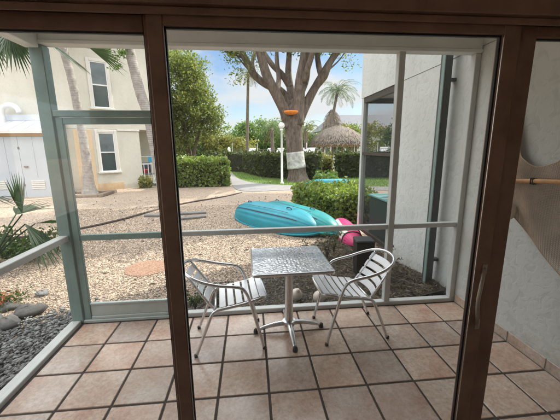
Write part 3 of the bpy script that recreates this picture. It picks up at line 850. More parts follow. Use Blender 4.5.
palm('tall_palm', 'very tall thin bare palm trunk rising over the far trees', (-.26, 30, GZ), [(-.22, 30, GZ), (-.24, 30, 1.4), (-.12, 30, 4.5), (.06, 30, 8.3)], (.17, .15, .14, .12), 14, 1.9, .5, bark='bark_dark', dry=8, droop=2.4, nl=14)
palm('coconut_palm', 'slender coconut palm with a light crown near the thatched hut', (8.9, 33, .2), [(8.8, 33, .2), (8.85, 33, 3.6), (9.0, 33, 5.4), (9.35, 33, 7.4)], (.22, .17, .15, .13), 22, 2.7, .75, droop=1.8, dry=3, nl=24)
palm('short_palm', 'short bushy palm seen just left of the big tree trunk', (1.9, 26, GZ), [(1.9, 26, GZ), (1.9, 26, 1.8), (1.85, 26, 3.2)], (.2, .16, .13), 13, 2.0, .55, droop=2.1, nl=16)
palm('short_palm', 'short bushy palm seen between the big tree trunk and the thatched hut', (5.0, 27, GZ), [(5.0, 27, GZ), (4.95, 27, 1.6), (4.85, 27, 3.1)], (.2, .16, .13), 13, 2.1, .55, droop=2.1, nl=16)

def fan_blade(mb_, foot, hub, nrm_up, rad, spread, n, w, tipdrop=.12):
    """fan leaf: stalk from foot to hub, pleated fingers radiating from the hub"""
    foot, hub, u = np.array(foot, float), np.array(hub, float), np.array(nrm_up, float)
    u /= np.linalg.norm(u)
    mb_.tube(smoothed([foot, (foot + hub) / 2 + [0, 0, .04], hub], 5), [.014, .009], 5)
    v = np.cross(u, hub - foot); v /= np.linalg.norm(v) + 1e-9
    nn = np.cross(u, v)
    for i in range(n):
        a = spread * ((i + .5) / n - .5) + random.uniform(-.02, .02)
        d = math.cos(a) * u + math.sin(a) * v; sd = -math.sin(a) * u + math.cos(a) * v
        l = rad * (.72 + .28 * math.cos(a * .9)) * random.uniform(.88, 1.06)
        mid = hub + d * l * .5; tip = hub + d * l + np.array([0, 0, -tipdrop * l * random.uniform(.5, 1.5)])
        f = nn * w * .5
        mb_.add([hub, mid - sd * w, mid + f, mid + sd * w, tip], [(0, 1, 2), (0, 2, 3), (1, 4, 2), (2, 4, 3)])

fp = thing('fan_palm', 'dark fan palm in the gravel with one blade held upright, outside the left rail', 'palm', (-3.75, 4.55, GZ))
mb = MB()
o0 = (0, 0, .12)
fan_blade(mb, o0, (.46, .08, .78), (-.02, .0, 1), .62, 1.0, 9, .030, .0)
fan_blade(mb, o0, (.55, -.02, .66), (.42, 0, -.62), .66, 1.1, 11, .024, .25)
fan_blade(mb, o0, (.50, .25, .60), (.8, .1, .05), .62, .9, 9, .014, .2)
fan_blade(mb, o0, (-.1, -.25, .85), (.5, -.3, .7), .6, 1.7, 13, .022, .1)
fan_blade(mb, o0, (.05, -.1, 1.0), (.55, -.2, .12), .65, 1.2, 9, .018, .3)
fan_blade(mb, o0, (-.4, .1, .8), (-.8, 0, .5), .6, 1.8, 14, .022, .1)
fan_blade(mb, o0, (.1, .45, .7), (.2, .9, .3), .6, 1.8, 14, .022, .1)
mb.build('fronds', M['fan'], fp)
MB().lathe([(.10, 0), (.11, .1), (.08, .2), (.03, .24)], 10).build('stem', M['bark_dark'], fp, smooth=True)
foliage('undergrowth', [((.25, .6, .2), (.45, .4, .24)), ((-.35, .45, .2), (.5, .5, .26)), ((-.5, -.1, .15), (.35, .3, .2))], 2600, .035, M['leaf_dark'], fp, clump=.16, nclump=60)

tf = thing('tall_fan_palm', 'tall fan palm whose dark leaf tips hang over the corner of the lanai', 'palm', (-3.35, 3.75, GZ))
MB().tube(smoothed([(0, 0, 0), (.02, .02, 1.2), (0, 0, 2.4), (.02, 0, 2.9)], 6), [.13, .10, .10, .11], 12).build('trunk', M['bark_dark'], tf, smooth=True)
mb = MB(); o0 = (.02, 0, 2.9)
fan_blade(mb, o0, (.98, -.15, 2.86), (.10, -.05, -1), .42, 2.7, 20, .020, .05)
fan_blade(mb, o0, (.62, .10, 2.90), (-.25, 0, -1), .50, 2.6, 20, .020, .05)
fan_blade(mb, o0, (1.22, .05, 2.84), (.75, 0, -.62), .50, 2.3, 18, .018, .05)
fan_blade(mb, o0, (1.50, .35, 2.86), (.95, .1, -.40), .44, 1.6, 13, .018, .08)
for i in range(9):
    a = 1.2 + i * .56
    hub = (.75 * math.cos(a), .75 * math.sin(a), 3.2 + .3 * math.sin(i * 1.7))
    fan_blade(mb, o0, hub, (math.cos(a), math.sin(a), .15), .66, 2.4, 16, .03, .3)
mb.build('fronds', M['fan'], tf)

# trees far behind
bgt = [
    ('dense round green tree left of the tall thin palm trunk', (-1.1, 40), [((0, 0, 2.6), (1.9, 1.6, 2.2)), ((1.2, 0, 3.6), (1.5, 1.4, 1.5))], 'leaf_mid', 4200),
    ('dense round green tree behind the tall thin palm trunk', (1.5, 41), [((0, 0, 3.0), (2.2, 1.8, 2.2)), ((1.5, 0, 3.4), (1.5, 1.5, 1.9))], 'leaf_mid', 4600),
    ('dense green tree behind the white globe lamp', (4.4, 40), [((0, 0, 3.1), (2.2, 1.8, 2.3)), ((-1.3, 0, 2.4), (1.4, 1.2, 1.7))], 'leaf_mid', 4200),
    ('low yellow green tree at the end of the footpath', (-3.9, 34), [((0, 0, 2.2), (1.7, 1.4, 1.5)), ((1.1, 0, 1.7), (1.0, 1.0, 1.0))], 'leaf_yellow', 2600),
    ('low olive tree in front of the round green trees', (-.6, 33), [((0, 0, 1.9), (1.3, 1.1, .9))], 'leaf_yellow', 1300),
    ('bright green tree right of the thatched hut', (12.4, 36), [((0, 0, 2.8), (2.4, 2.0, 1.7)), ((2.4, 0, 2.6), (2.2, 2.0, 1.8))], 'leaf_yellow', 3600),
    ('dark green tree seen through the dark mesh screen', (15.8, 30), [((0, 0, 3.2), (1.8, 1.8, 1.9)), ((-1, 0, 2.2), (1.3, 1.2, 1.2))], 'leaf_dark', 2600),
    ('deep green tree filling the view between the thatched hut and the stucco wing', (10.2, 38), [((0, 0, 2.4), (2.0, 1.6, 1.6)), ((2.2, 0, 3.0), (1.6, 1.4, 1.5))], 'leaf_mid', 3200),
    ('low green tree behind the thatched hut posts', (7.4, 40), [((0, 0, 1.9), (2.3, 1.6, 1.4))], 'leaf_dark', 2400),
    ('green tree behind the short palm, right of the big trunk', (6.6, 41), [((0, 0, 3.0), (2.2, 1.8, 2.2))], 'leaf_yellow', 3000),
    ('dark green tree behind the broad leafy tree', (-8.4, 34), [((0, 0, 3.4), (3.0, 2.0, 2.6)), ((2.6, 0, 2.4), (1.9, 1.5, 1.9))], 'leaf_dark', 3800),
]
for lab, (x, y), bl, lf, n in bgt:
    zt = bl[0][0][2]
    tree('far_tree', lab, (x, y, GZ), [([(0, 0, 0), (.1, 0, zt * .5), (0, 0, zt)], (.18, .13, .06)), ([(0, 0, zt * .5), (.5, .1, zt * .9)], (.09, .04))], bl, n, .16, lf, group='trees beyond the pool', clump=.7)
n = 9000
P = np.stack([rng.uniform(-60, 70, n), rng.uniform(95, 115, n), 0 * np.zeros(n)], 1)
P[:, 2] = GZ + rng.random(n) * (2.5 + 2.2 * np.sin(P[:, 0] * .13) ** 2 + 1.3 * np.sin(P[:, 0] * .41))
V = leaf_quads(P, .75, .6)
tag(arr_mesh('distant_woodland', V, np.arange(len(V)).reshape(-1, 4), M['leaf_dark']), 'distant line of dark trees along the shore', 'woodland', kind='stuff')
#==PART3==
# ------------------------------------------------------------------ neighbouring house on the left
house = thing('pale_house', 'two storey pale stucco house with white sash windows and a garage front', 'house', (-6.7, 12.9, GZ))
HX = Vector((.82, .573, 0)).normalized(); HN = Vector((.573, -.82, 0)).normalized()
def HP(s, t, z): v = Vector((0, 0, 0)) + HX * s - HN * t; return (v.x, v.y, z - GZ)
MH = Matrix(((HX.x, -HN.x, 0, 0), (HX.y, -HN.y, 0, 0), (0, 0, 1, -GZ), (0, 0, 0, 1)))
def hp2(s, t): q = HP(s, t, 0); return (q[0], q[1])
MB().prism([(-9, 0), (0, 0), hp2(2.32, 0), hp2(2.32, 7), (-9, 8)], 0, 2.40 - GZ).build('ground_storey', M['stucco_far'], house)
MB().prism([(-9, -.012), (0, -.012), hp2(3.75, -.012), hp2(3.75, 7), (-9, 8)], 2.403 - GZ, 6.6 - GZ).build('upper_storey', M['stucco_far'], house)
mb = MB(); mb.prism([(-9.5, -.6), (.1, -.6), hp2(4.3, -.6), hp2(4.3, 7.4), (-9.5, 8.4)], 6.603 - GZ, 6.75 - GZ)
mb.build('roof', M['slate'], house)
mb = MB(); mb.box((-.1, -.022, GZ), (.52, 0.003, 2.36), M=MH); mb.box((.523, -.016, GZ), (1.5, 0.003, .20), M=MH)
mb.build('apricot_panel', M['stucco_orange'], house)
MB().box((1.46, -.035, 2.33), (2.34, .0, 2.396), M=MH, bev=.008).build('string_course', M['trim'], house)
def sash(s0, s1, z0, z1, off, nm='window'):
    w = MB()
    b = .11
    for lo, hi in (((s0, -off - .05, z0), (s0 + b, -off, z1)), ((s1 - b, -off - .05, z0), (s1, -off, z1)), ((s0 + b, -off - .05, z1 - b), (s1 - b, -off, z1)), ((s0 - .04, -off - .10, z0 - .07), (s1 + .04, -off, z0))):
        w.box(lo, hi, M=MH, bev=.008)
    r = w.build(nm, M['trim'], house)
    f = MB(); zm = (z0 + z1 - b) / 2
    for lo, hi in (((s0 + b, -off - .03, z0), (s0 + b + .035, -off - .004, z1 - b)), ((s1 - b - .035, -off - .03, z0), (s1 - b, -off - .004, z1 - b)), ((s0 + b + .035, -off - .03, zm - .025), (s1 - b - .035, -off - .004, zm + .025)), ((s0 + b + .035, -off - .03, z0), (s1 - b - .035, -off - .004, z0 + .04)), ((s0 + b + .035, -off - .03, z1 - b - .04), (s1 - b - .035, -off - .004, z1 - b))):
        f.box(lo, hi, M=MH)
    f.build('sash_frame', M['white'], r)
    g = MB(); g.box((s0 + b + .035, -off - .012, z0 + .04), (s1 - b - .035, -off - .002, zm - .025), M=MH); g.build('pane', M['darkwin'], r)
    g = MB(); g.box((s0 + b + .035, -off - .016, zm + .025), (s1 - b - .035, -off - .004, z1 - b - .04), M=MH); g.build('pane', M['palewin'], r)
sash(.62, 1.42, 3.22, 5.06, .012)
sash(.62, 1.42, .68, 2.36, .0)
# garage front
gx0 = -6.7
def gb(name, boxes, mat, par=house, bev=0):
    q = MB()
    for lo, hi in boxes: q.box((lo[0] + 6.7, lo[1] - 12.9, lo[2] - GZ), (hi[0] + 6.7, hi[1] - 12.9, hi[2] - GZ), bev=bev)
    return q.build(name, M[mat], par)
gb('garage_wall', [((-13.5, 11.9, GZ), (-7.08, 12.897, 2.17))], 'stucco_far')
gd = gb('garage_door', [((-9.9, 11.865, GZ), (-8.165, 11.897, 2.05)), ((-8.155, 11.865, GZ), (-7.2, 11.897, 2.05))], 'garage')
gb('handle', [((-8.07, 11.82, .98), (-7.93, 11.862, 1.02))], 'board', gd, .008)
gb('hinge', [((-8.19, 11.852, .3), (-8.13, 11.8645, .38))], 'board', gd)
gb('hinge', [((-8.19, 11.852, 1.62), (-8.13, 11.8645, 1.70))], 'board', gd)
for x_ in (-7.69, -8.62, -9.08): gb('batten', [((x_, 11.855, .62), (x_ + .02, 11.8645, 2.04))], 'garage', gd)
gb('vent_grille', [((-7.92, 11.845, .2 + .065 * k), (-7.46, 11.862, .245 + .065 * k)) for k in range(5)], 'trim', gd)
gb('vent_grille', [((-9.2, 11.845, .2 + .065 * k), (-8.74, 11.862, .245 + .065 * k)) for k in range(5)], 'trim', gd)
gb('apricot_trim', [((-13.5, 11.84, 2.08), (-7.08, 11.897, 2.16)), ((-7.17, 11.85, GZ), (-7.075, 11.897, 2.078))], 'orange_trim')
q = MB()
for k in range(14):
    x0 = -13.6 + .475 * k
    a = [(x0, 11.72, 2.20), (x0 + .455, 11.72, 2.20), (x0 + .455, 12.88, 2.66), (x0, 12.88, 2.66)]
    vs = [(x + 6.7, y - 12.9, z - GZ) for x, y, z in a] + [(x + 6.7, y - 12.9, z - GZ + .03) for x, y, z in a]
    q.add(vs, [(0, 3, 2, 1), (4, 5, 6, 7), (0, 1, 5, 4), (1, 2, 6, 5), (2, 3, 7, 6), (3, 0, 4, 7)])
    for j in (1, 2): pass
q.build('awning_roof', M['awn'], house)
gb('awning_fascia', [((-13.6, 11.68, 2.165), (-6.95, 11.715, 2.26))], 'trim')
gb('flashing', [((-13.6, 12.84, 2.68), (-6.72, 12.885, 2.90))], 'awn')
q = MB(); q.tube(smoothed([(-2.35, -.25, 2.5), (-2.35, -.25, 3.05), (-2.25, -.25, 3.25), (-2.0, -.25, 3.32), (-1.8, -.25, 3.2), (-1.75, -.25, 3.05)], 6), .09, 10)
q.build('vent_pipe', M['white'], house, smooth=True)
# porch behind the corner
q = MB(); q.box((2.325, 2.0, GZ), (3.74, 2.1, 2.4), M=MH); q.build('porch_wall', M['stucco_far'], house)
q = MB(); q.box((2.33, .2, GZ), (3.74, 1.99, 0), M=MH); q.build('porch_floor', M['concrete'], house)
q = MB(); q.box((3.62, .05, GZ), (3.74, .17, 2.4), M=MH); q.build('porch_post', M['trim'], house)
q = MB()
for k in range(7): q.box((2.42 + .18 * k, .10, .06), (2.445 + .18 * k, .125, .9), M=MH)
q.box((2.34, .09, .9), (3.6, .135, .95), M=MH); q.box((2.34, .1, .03), (3.6, .13, .06), M=MH)
q.build('porch_railing', M['white'], house)
t = thing('porch_chair', 'dark blue chair standing on the porch of the pale house', 'chair', HP(2.75, .7, .0 + 0)[:2] and (HX.x * 2.75 - HN.x * .75 - 6.7, HX.y * 2.75 - HN.y * .75 + 12.9, 0.0), .6)
MB().box((-.25, -.25, .40), (.25, .25, .45), bev=.02).build('seat', M['navy'], t)
MB().box((-.25, .21, .46), (.25, .26, .95), bev=.02).build('backrest', M['navy'], t)
for sx in (-1, 1):
    for sy in (-1, 1): MB().tube([(sx * .24, sy * .24, 0), (sx * .21, sy * .21, .4)], .02, 6).build('leg', M['white'], t)
def at_porch(s, d, z): return (HX.x * s - HN.x * d - 6.7, HX.y * s - HN.y * d + 12.9, z)
o = MB().prism([(-.22, -.02), (.22, -.03), (.21, .03), (-.2, .025)], -.24, .0).build('beach_towel', M['blueplastic']); o.location = at_porch(2.85, .095, 1.24); o.rotation_euler = (0, 0, .6)
q = MB(); q.tube([at_porch(2.34, .1, 1.25), at_porch(3.62, .1, 1.25)], .008, 5)
tag(q.build('clothes_line', M['white']), 'thin white line strung across the porch of the pale house', 'clothes line')
tag(o, 'bright blue towel hanging on the line of the house porch', 'towel')
for lab, mt, s_, z_ in (('small red toy bucket on the porch floor beside the dark blue chair', 'red', 2.66, .46), ('small yellow toy bucket on the porch behind the dark blue chair', 'yellow', 3.0, .5)):
    o = MB().lathe([(.08, 0), (.11, .18), (.12, .2), (.10, .2)], 12).build('toy_bucket', M[mt], smooth=True); o.location = at_porch(s_, .7 if mt == 'red' else 1.2, .452 if mt == 'red' else 0.002); tag(o, lab if mt != 'red' else 'small red toy bucket on the seat of the dark blue porch chair', 'bucket')
ub = thing('utility_box', 'small grey meter box with conduit on the apricot wall beside the palm trunk', 'meter box', at_porch(.12, -.03, 0))
q = MB(); q.box((-.10, -.12, .22), (.10, 0, .58), M=Matrix.Rotation(math.atan2(HX.y, HX.x), 4, 'Z'), bev=.012); q.build('cabinet', M['board'], ub)
q = MB(); q.tube([(0, -.03, -.10), (0, -.03, .22)], .022, 8); q.tube([(0.03, -.02, .58), (.03, -.02, 1.7)], .018, 8); q.build('conduit', M['white'], ub, smooth=True)

# ------------------------------------------------------------------ far side: huts, loungers, lamp, roof
def thatch_hut(name, label, x, y, z0, eave, apex, r, posts, n):
    t = thing(name, label, 'thatched hut', (x, y, z0))
    e, a = eave - z0, apex - z0
    prof = [(r, e), (r * .95, e + (a - e) * .25), (r * .80, e + (a - e) * .55), (r * .52, e + (a - e) * .83), (r * .18, a), (.02, a + .04)]
    MB().lathe([(rr - .06, zz - .05) for rr, zz in prof[:-1]] + [(.005, a)], 26).build('roof_core', M['wood'], t, smooth=True)
    rr = np.array([p[0] for p in prof]); zz = np.array([p[1] for p in prof])
    u = rng.random(n) ** .6; th = rng.uniform(0, 6.283, n); tt = np.linspace(0, 1, len(prof))
    q = np.interp(1 - u, tt, rr); z = np.interp(1 - u, tt, zz)
    d = np.stack([np.cos(th), np.sin(th), 0 * th], 1); sd = np.stack([-np.sin(th), np.cos(th), 0 * th], 1)
    c = d * q[:, None]; c[:, 2] = z + rng.uniform(0, .05, n)
    dn = d * .62 + np.array([0, 0, -.62]) + sd * rng.normal(0, .22, n)[:, None]
    l = rng.uniform(.16, .34, n)[:, None]; w = rng.uniform(.012, .035, n)[:, None]
    V = np.stack([c - sd * w, c + sd * w, c + sd * w * .6 + dn * l, c - sd * w * .6 + dn * l], 1).reshape(-1, 3)
    arr_mesh('thatch', V, np.arange(4 * n).reshape(-1, 4), M['thatch'], t)
    k = n // 4; th = rng.uniform(0, 6.283, k); d = np.stack([np.cos(th), np.sin(th), 0 * th], 1); sd = np.stack([-np.sin(th), np.cos(th), 0 * th], 1)
    c = d * (r + rng.uniform(-.08, .05, (k, 1))); c[:, 2] = e + .03
    l = rng.uniform(.12, .32, (k, 1)); w = rng.uniform(.012, .03, (k, 1)); dn = d * .12 + np.array([0, 0, -1.0]) + sd * rng.normal(0, .15, (k, 1))
    V = np.stack([c - sd * w, c + sd * w, c + sd * w * .5 + dn * l, c - sd * w * .5 + dn * l], 1).reshape(-1, 3)
    arr_mesh('fringe', V, np.arange(4 * k).reshape(-1, 4), M['thatch_edge'], t)
    for i in range(posts):
        an = .5 + i * 6.283 / posts
        MB().tube([(.72 * r * math.cos(an), .72 * r * math.sin(an), 0), (.70 * r * math.cos(an), .70 * r * math.sin(an), e + .35)], .085, 8).build('post', M['wood'], t, smooth=True)
    return t
thatch_hut('tiki_hut', 'wide round thatched hut beside the pool', 7.75, 27, .46, 1.86, 3.35, 2.35, 6, 5600)
thatch_hut('tiki_hut', 'smaller pointed thatched hut behind the wide one', 9.1, 34, GZ, 3.0, 5.55, 1.15, 4, 1500)

cb = thing('clubhouse', 'long building with a low grey roof beyond the thatched huts', 'building', (16.2, 46, GZ))
MB().box((-5.2, -2.5, 0), (9, 5, 4.0)).build('wall', M['stucco_far'], cb)
rf = MB(); rf.add([(-6, -3.4, 4.003), (10, -3.4, 4.003), (10, 6, 4.003), (-6, 6, 4.003), (-3.6, 1.3, 6.5), (8, 1.3, 6.5)], [(0, 1, 5, 4), (1, 2, 5), (2, 3, 4, 5), (3, 0, 4), (0, 3, 2, 1)])
rf.build('roof', M['slate'], cb)
for k in range(6): MB().box((-4.6 + 2.2 * k, -2.54, 1.0), (-3.4 + 2.2 * k, -2.503, 2.6)).build('window', M['darkwin'], cb)

def lounger():
    t = thing('pool_lounger', 'white pool lounger with raised back beside the lamp post, first beyond the hedge', 'sun lounger', (0, 0, .46), 0, 'white loungers along the pool deck')
    q = MB(); q.box((-.32, -1.0, .30), (.32, .32, .345)); q.build('bed', M['white'], t)
    q = MB(); Mx = Matrix.Translation((0, .32, .33)) @ Matrix.Rotation(R(52), 4, 'X'); q.box((-.32, 0, 0), (.32, .95, .05), M=Mx, bev=.01); q.build('backrest', M['white'], t)
    for sx in (-.28, .28):
        for y in (-.9, .3): MB().box((sx - .025, y - .025, 0), (sx + .025, y + .025, .298)).build('leg', M['white'], t)
    return t
lg = lounger(); spots = [(1.35, 26.0), (2.2, 26.0), (3.05, 26.0), (-.2, 27.0), (4.4, 26.3), (5.6, 29.0), (11.2, 25.6), (12.4, 25.7), (13.4, 26.0)]
labs = ['white pool lounger left of the globe lamp, furthest left of three above the dark hedge', 'white pool lounger left of the globe lamp, middle of three above the dark hedge', 'white pool lounger nearest the globe lamp above the dark hedge',
        'white pool lounger standing alone by the tall thin palm trunk', 'white pool lounger behind the big tree trunk', 'white pool lounger in the gap left of the thatched hut', 'white pool lounger left of two seen through the dark mesh screen', 'white pool lounger right of two seen through the dark mesh screen', 'white pool lounger close to the stucco wall behind the dark mesh screen']
for i, (x, y) in enumerate(spots):
    if i == 0: lg.location = (x, y, .46); lg.rotation_euler = (0, 0, -.6); lg['label'] = labs[0]
    else: dup(lg, (x, y, .46), -.6 + .08 * math.sin(i * 3), labs[i])

pf = thing('pool_fence', 'thin grey rail fence with white posts along the edge of the pool deck', 'fence', (0, 25.0, .46))
q = MB(); q.box((-1.4, -.012, .98), (30, .012, 1.005)); q.box((-1.4, -.012, .10), (30, .012, .125)); q.build('rail', M['board'], pf)
for k in range(16): MB().box((-1.4 + 2.0 * k, -.025, 0), (-1.36 + 2.0 * k, .025, 1.5)).build('post', M['white'], pf)
q = MB()
for k in range(100): q.box((-1.2 + .145 * k, -.008, .127), (-1.188 + .145 * k, .008, .978))
q.build('picket', M['board'], pf)
o = MB().lathe([(.2, 0), (.2, .15), (.12, .2), (.13, 1.2), (.2, 1.3), (.2, 1.4), (.1, 1.5), (.15, 1.62), (.05, 1.78)], 12).build('garden_column', M['white'], smooth=True); o.location = (-1.9, 29, GZ)
tag(o, 'small white garden column beyond the end of the dark hedge', 'column')

lp = thing('globe_lamp', 'white lamp post with a round opal globe beside the big tree', 'lamp post', (1.475, 14.3, GZ))
MB().lathe([(.09, 0), (.09, .06), (.055, .10), (.05, 1.2), (.045, 2.44), (.08, 2.46), (.08, 2.52), (.03, 2.53)], 14).build('post', M['white'], lp, smooth=True)
MB().lathe([(.02, 2.53)] + [(.145 * math.cos(a), 2.672 + .145 * math.sin(a)) for a in np.linspace(-1.4, 1.4, 12)] + [(.005, 2.818)], 20).build('globe', M['globe'], lp, smooth=True)

# ------------------------------------------------------------------ gravel yard details
q = MB(); pts = smoothed([(-8.5, 5.2, GZ + .015), (-4.82, 6.11, GZ + .02), (-3.95, 6.49, GZ + .015), (-3.15, 7.44, GZ + .03), (-2.54, 8.9, GZ + .02), (-1.93, 9.7, GZ + .025), (-.95, 10.75, GZ + .015), (-.35, 11.7, GZ + .01)], 8)
q.tube(pts, .024, 6); tag(q.build('garden_edging', M['edging']), 'dark flexible edging strip snaking across the gravel yard', 'edging')
for i, (x, y, a, l, lab) in enumerate(((-1.62, 8.0, .15, .85, 'weathered grey board on the gravel right of the dark door post, the farther one'), (-1.5, 7.45, .35, .75, 'weathered grey board on the gravel right of the dark door post, the nearer one'), (-2.45, 7.85, -.05, .5, 'short grey board on the gravel left of the dark door post'))):
    o = MB().box((-l / 2, -.09, 0), (l / 2, .09, .05), bev=.008).build('weathered_board', M['board']); o.location = (x, y, GZ + .003); o.rotation_euler = (0, 0, a); tag(o, lab, 'board')
cov = MB().lathe([(.30, 0), (.30, .012), (.275, .018), (.01, .02)], 40).build('drain_cover', M['rust'], smooth=False); cov.location = (-1.52, 4.31, GZ - .004)
tag(cov, 'round rusty brown drain cover set in the gravel', 'drain cover')

def rock(x, y, r, lab, mt='rock', sq=.6):
    n1, n2 = 14, 9; q = []
    ph = random.uniform(0, 6)
    for i in range(n2 + 1):
        v = math.pi * i / n2
        for k in range(n1):
            u = 2 * math.pi * k / n1
            d = 1 + .16 * math.sin(2 * u + ph + v * 2) + .14 * math.sin(3 * u - ph) * math.sin(2 * v) + random.uniform(-.13, .13)
            q.append((r * d * math.sin(v) * math.cos(u) * 1.15, r * d * math.sin(v) * math.sin(u), -r * sq * d * math.cos(v)))
    F = [(i * n1 + k, i * n1 + (k + 1) % n1, (i + 1) * n1 + (k + 1) % n1, (i + 1) * n1 + k) for i in range(n2) for k in range(n1)]
    o = arr_mesh('rock', q, F, M[mt], smooth=True); o.location = (x, y, GZ + r * sq * .55); return tag(o, lab, 'rock')
rock(-2.33, 3.14, .115, 'squarish dark rock on the gravel edge near the lanai corner')
rock(-2.40, 2.93, .10, 'dark rock nearest the left screen rail, below the squarish one')
rock(-2.62, 2.98, .12, 'dark rock half out of the pebble bed at the far left')
rock(-2.63, 3.28, .075, 'small dark rock under the faded red flowers')
rock(-2.50, 3.6, .06, 'small tan rock beyond the faded red flowers', 'bedstone')
fl = thing('flowering_plant', 'low plant with faded red and orange bracts among the dark rocks', 'plant', (-2.78, 3.36, GZ))
Vp = leaf_quads(rng.normal(0, 1, (110, 3)) * np.array([.08, .07, .035]) + np.array([0, 0, .10]), .017, .6)
Vl = leaf_quads(rng.normal(0, 1, (520, 3)) * np.array([.12, .10, .035]) + np.array([-.02, 0, .06]), .022, .4)
arr_mesh('foliage', np.concatenate([Vp, Vl]), np.arange(len(Vp) + len(Vl)).reshape(-1, 4), [M['petal'], M['leaf_dark']], fl, mi=[0] * 110 + [1] * 520)
q = MB()
for i in range(9): q.tube([(0, 0, 0), (.09 * math.cos(i * .7), .08 * math.sin(i * .7), .08)], .004, 4)
q.build('stems', M['bark_dark'], fl)
for i, (x, y, lab) in enumerate(((.466, 3.1, 'whitish round float on the ground behind the table post'), (.71, 3.02, 'whitish round float on the ground left of the right-hand chair'))):
    o = MB().lathe([(.012, -.075)] + [(.068 * math.cos(a), .075 * math.sin(a)) for a in np.linspace(-1.3, 1.2, 10)] + [(.02, .085), (.016, .10)], 16).build('fishing_float', M['cream'], smooth=True)
    o.location = (x, y, heap(x, y) + .08); o.rotation_euler = (.5, .2, 0); tag(o, lab, 'float')

# ------------------------------------------------------------------ kayaks
def kayak_mesh(name, L_, Wd, Ht, mat, parent, k0=0, k1=48, i0=0, i1=44):
    ns, nc = 44, 49
    V = []
    for i in range(ns + 1):
        t = -1 + 2 * i / ns
        e = max(0.0, 1 - abs(t) ** 2.6)
        w = Wd / 2 * e ** .62; h = Ht * (max(.02, 1 - abs(t) ** 3.2)) ** .55
        lift = .10 * abs(t) ** 3
        for k in range(nc):
            a = math.pi * k / (nc - 1)
            c, s_ = math.cos(a), math.sin(a)
            r = 1.0
            for g in (.50, .78, 1.02, 1.57, 2.12, 2.36, 2.64):
                dp = .055 if g in (.78, 2.36) else (.035 if g != 1.57 else -.04)
                r -= dp * math.exp(-((a - g) / .055) ** 2) * e
            y = w * math.copysign(abs(c) ** .8, c) * r; z = lift * .5 + h * abs(s_) ** .75 * r
            V.append((t * L_ / 2, y, z))
    F = [(i * nc + k, i * nc + k + 1, (i + 1) * nc + k + 1, (i + 1) * nc + k) for i in range(i0, i1) for k in range(k0, k1)]
    if k1 - k0 == nc - 1: F += [(i * nc + nc - 1, i * nc, (i + 1) * nc, (i + 1) * nc + nc - 1) for i in range(ns)]
    return arr_mesh(name, V, F, mat, parent, smooth=True)
def kayak(label, p0, p1, Wd, Ht, mat, tilt, z=GZ, lines=True):
    c = ((p0[0] + p1[0]) / 2, (p0[1] + p1[1]) / 2); L_ = math.dist(p0, p1)
    t = thing('kayak', label, 'kayak', (*c, z), math.atan2(p1[1] - p0[1], p1[0] - p0[0]))
    t.rotation_euler = (tilt, 0, math.atan2(p1[1] - p0[1], p1[0] - p0[0]))
    kayak_mesh('hull', L_, Wd, Ht, mat, t)
    q = MB()
    for g, l0, l1 in ((.86, -.82, .70), (1.22, -.86, .5)):
        pts = []
        for u in np.linspace(l0, l1, 22):
            e = max(0.0, 1 - abs(u) ** 2.6); w = Wd / 2 * e ** .62; h = Ht * (1 - abs(u) ** 3.2) ** .55
            for sg in (-1,):
                pts.append((u * L_ / 2, -w * abs(math.cos(g)) ** .8 * .985, .05 * abs(u) ** 3 + h * math.sin(g) ** .75 * .985))
        q.tube(pts, .011, 6)
    q.build('groove_line', M['navy'], t)  # dark strips laid along the hull's groove lines
    for u in (-.55, .42):
        e = 1 - abs(u) ** 2.6; hz = Ht * (1 - abs(u) ** 3.2) ** .55
        q = MB(); q.tube(smoothed([(u * L_ / 2 - .07, -.03, hz * .985), (u * L_ / 2 - .05, -.03, hz + .035), (u * L_ / 2 + .05, -.03, hz + .035), (u * L_ / 2 + .07, -.03, hz * .985)], 4), .010, 6); q.build('carry_handle', M['navy'], t, smooth=True)
    rm = MB(); pts = []
    for u in np.linspace(-.995, .995, 40):
        e = max(0.0, 1 - abs(u) ** 2.6); pts.append((u * L_ / 2, -Wd / 2 * e ** .62 * 1.005, .05 * abs(u) ** 3 + .03))
    rm.tube(pts, .022, 6); rm.build('gunwale', mat, t, smooth=True)
    return t
kayak('turquoise kayak lying upside down on the gravel, nearer of two', (-.34, 7.6), (1.30, 5.48), .86, .45, M['kayak'], .10, GZ + .02)
kayak('teal kayak lying upside down against the bush, behind the turquoise one', (.34, 7.85), (1.60, 5.32), .80, .42, M['kayak2'], -.1, GZ + .02)
kayak('pale turquoise kayak just showing beyond the bush', (1.6, 10.55), (4.0, 10.3), .75, .58, M['kayak'], 0, GZ)

pk = thing('kayak', 'small pink and cream kayak with black straps lying beside the dark bin', 'kayak', (1.83, 5.60, GZ + .0), 1.46)
kayak_mesh('hull', 1.75, .44, .22, M['pink'], pk)
kayak_mesh('cream_panel', 1.77, .45, .226, M['cream'], pk, k0=3, k1=19, i0=9, i1=34)
q = MB()
for u in (-.62, -.30):
    e = 1 - abs(u) ** 2.6; w = .22 * e ** .62; h = .22 * (1 - abs(u) ** 3.2) ** .55
    q.tube([(u * .875, w * math.copysign(abs(math.cos(a)) ** .8, math.cos(a)) * 1.03, .05 * abs(u) ** 3 + h * abs(math.sin(a)) ** .75 * 1.03) for a in np.linspace(.02, 3.12, 24)], .013, 6)
q.build('strap', M['capblk'], pk)

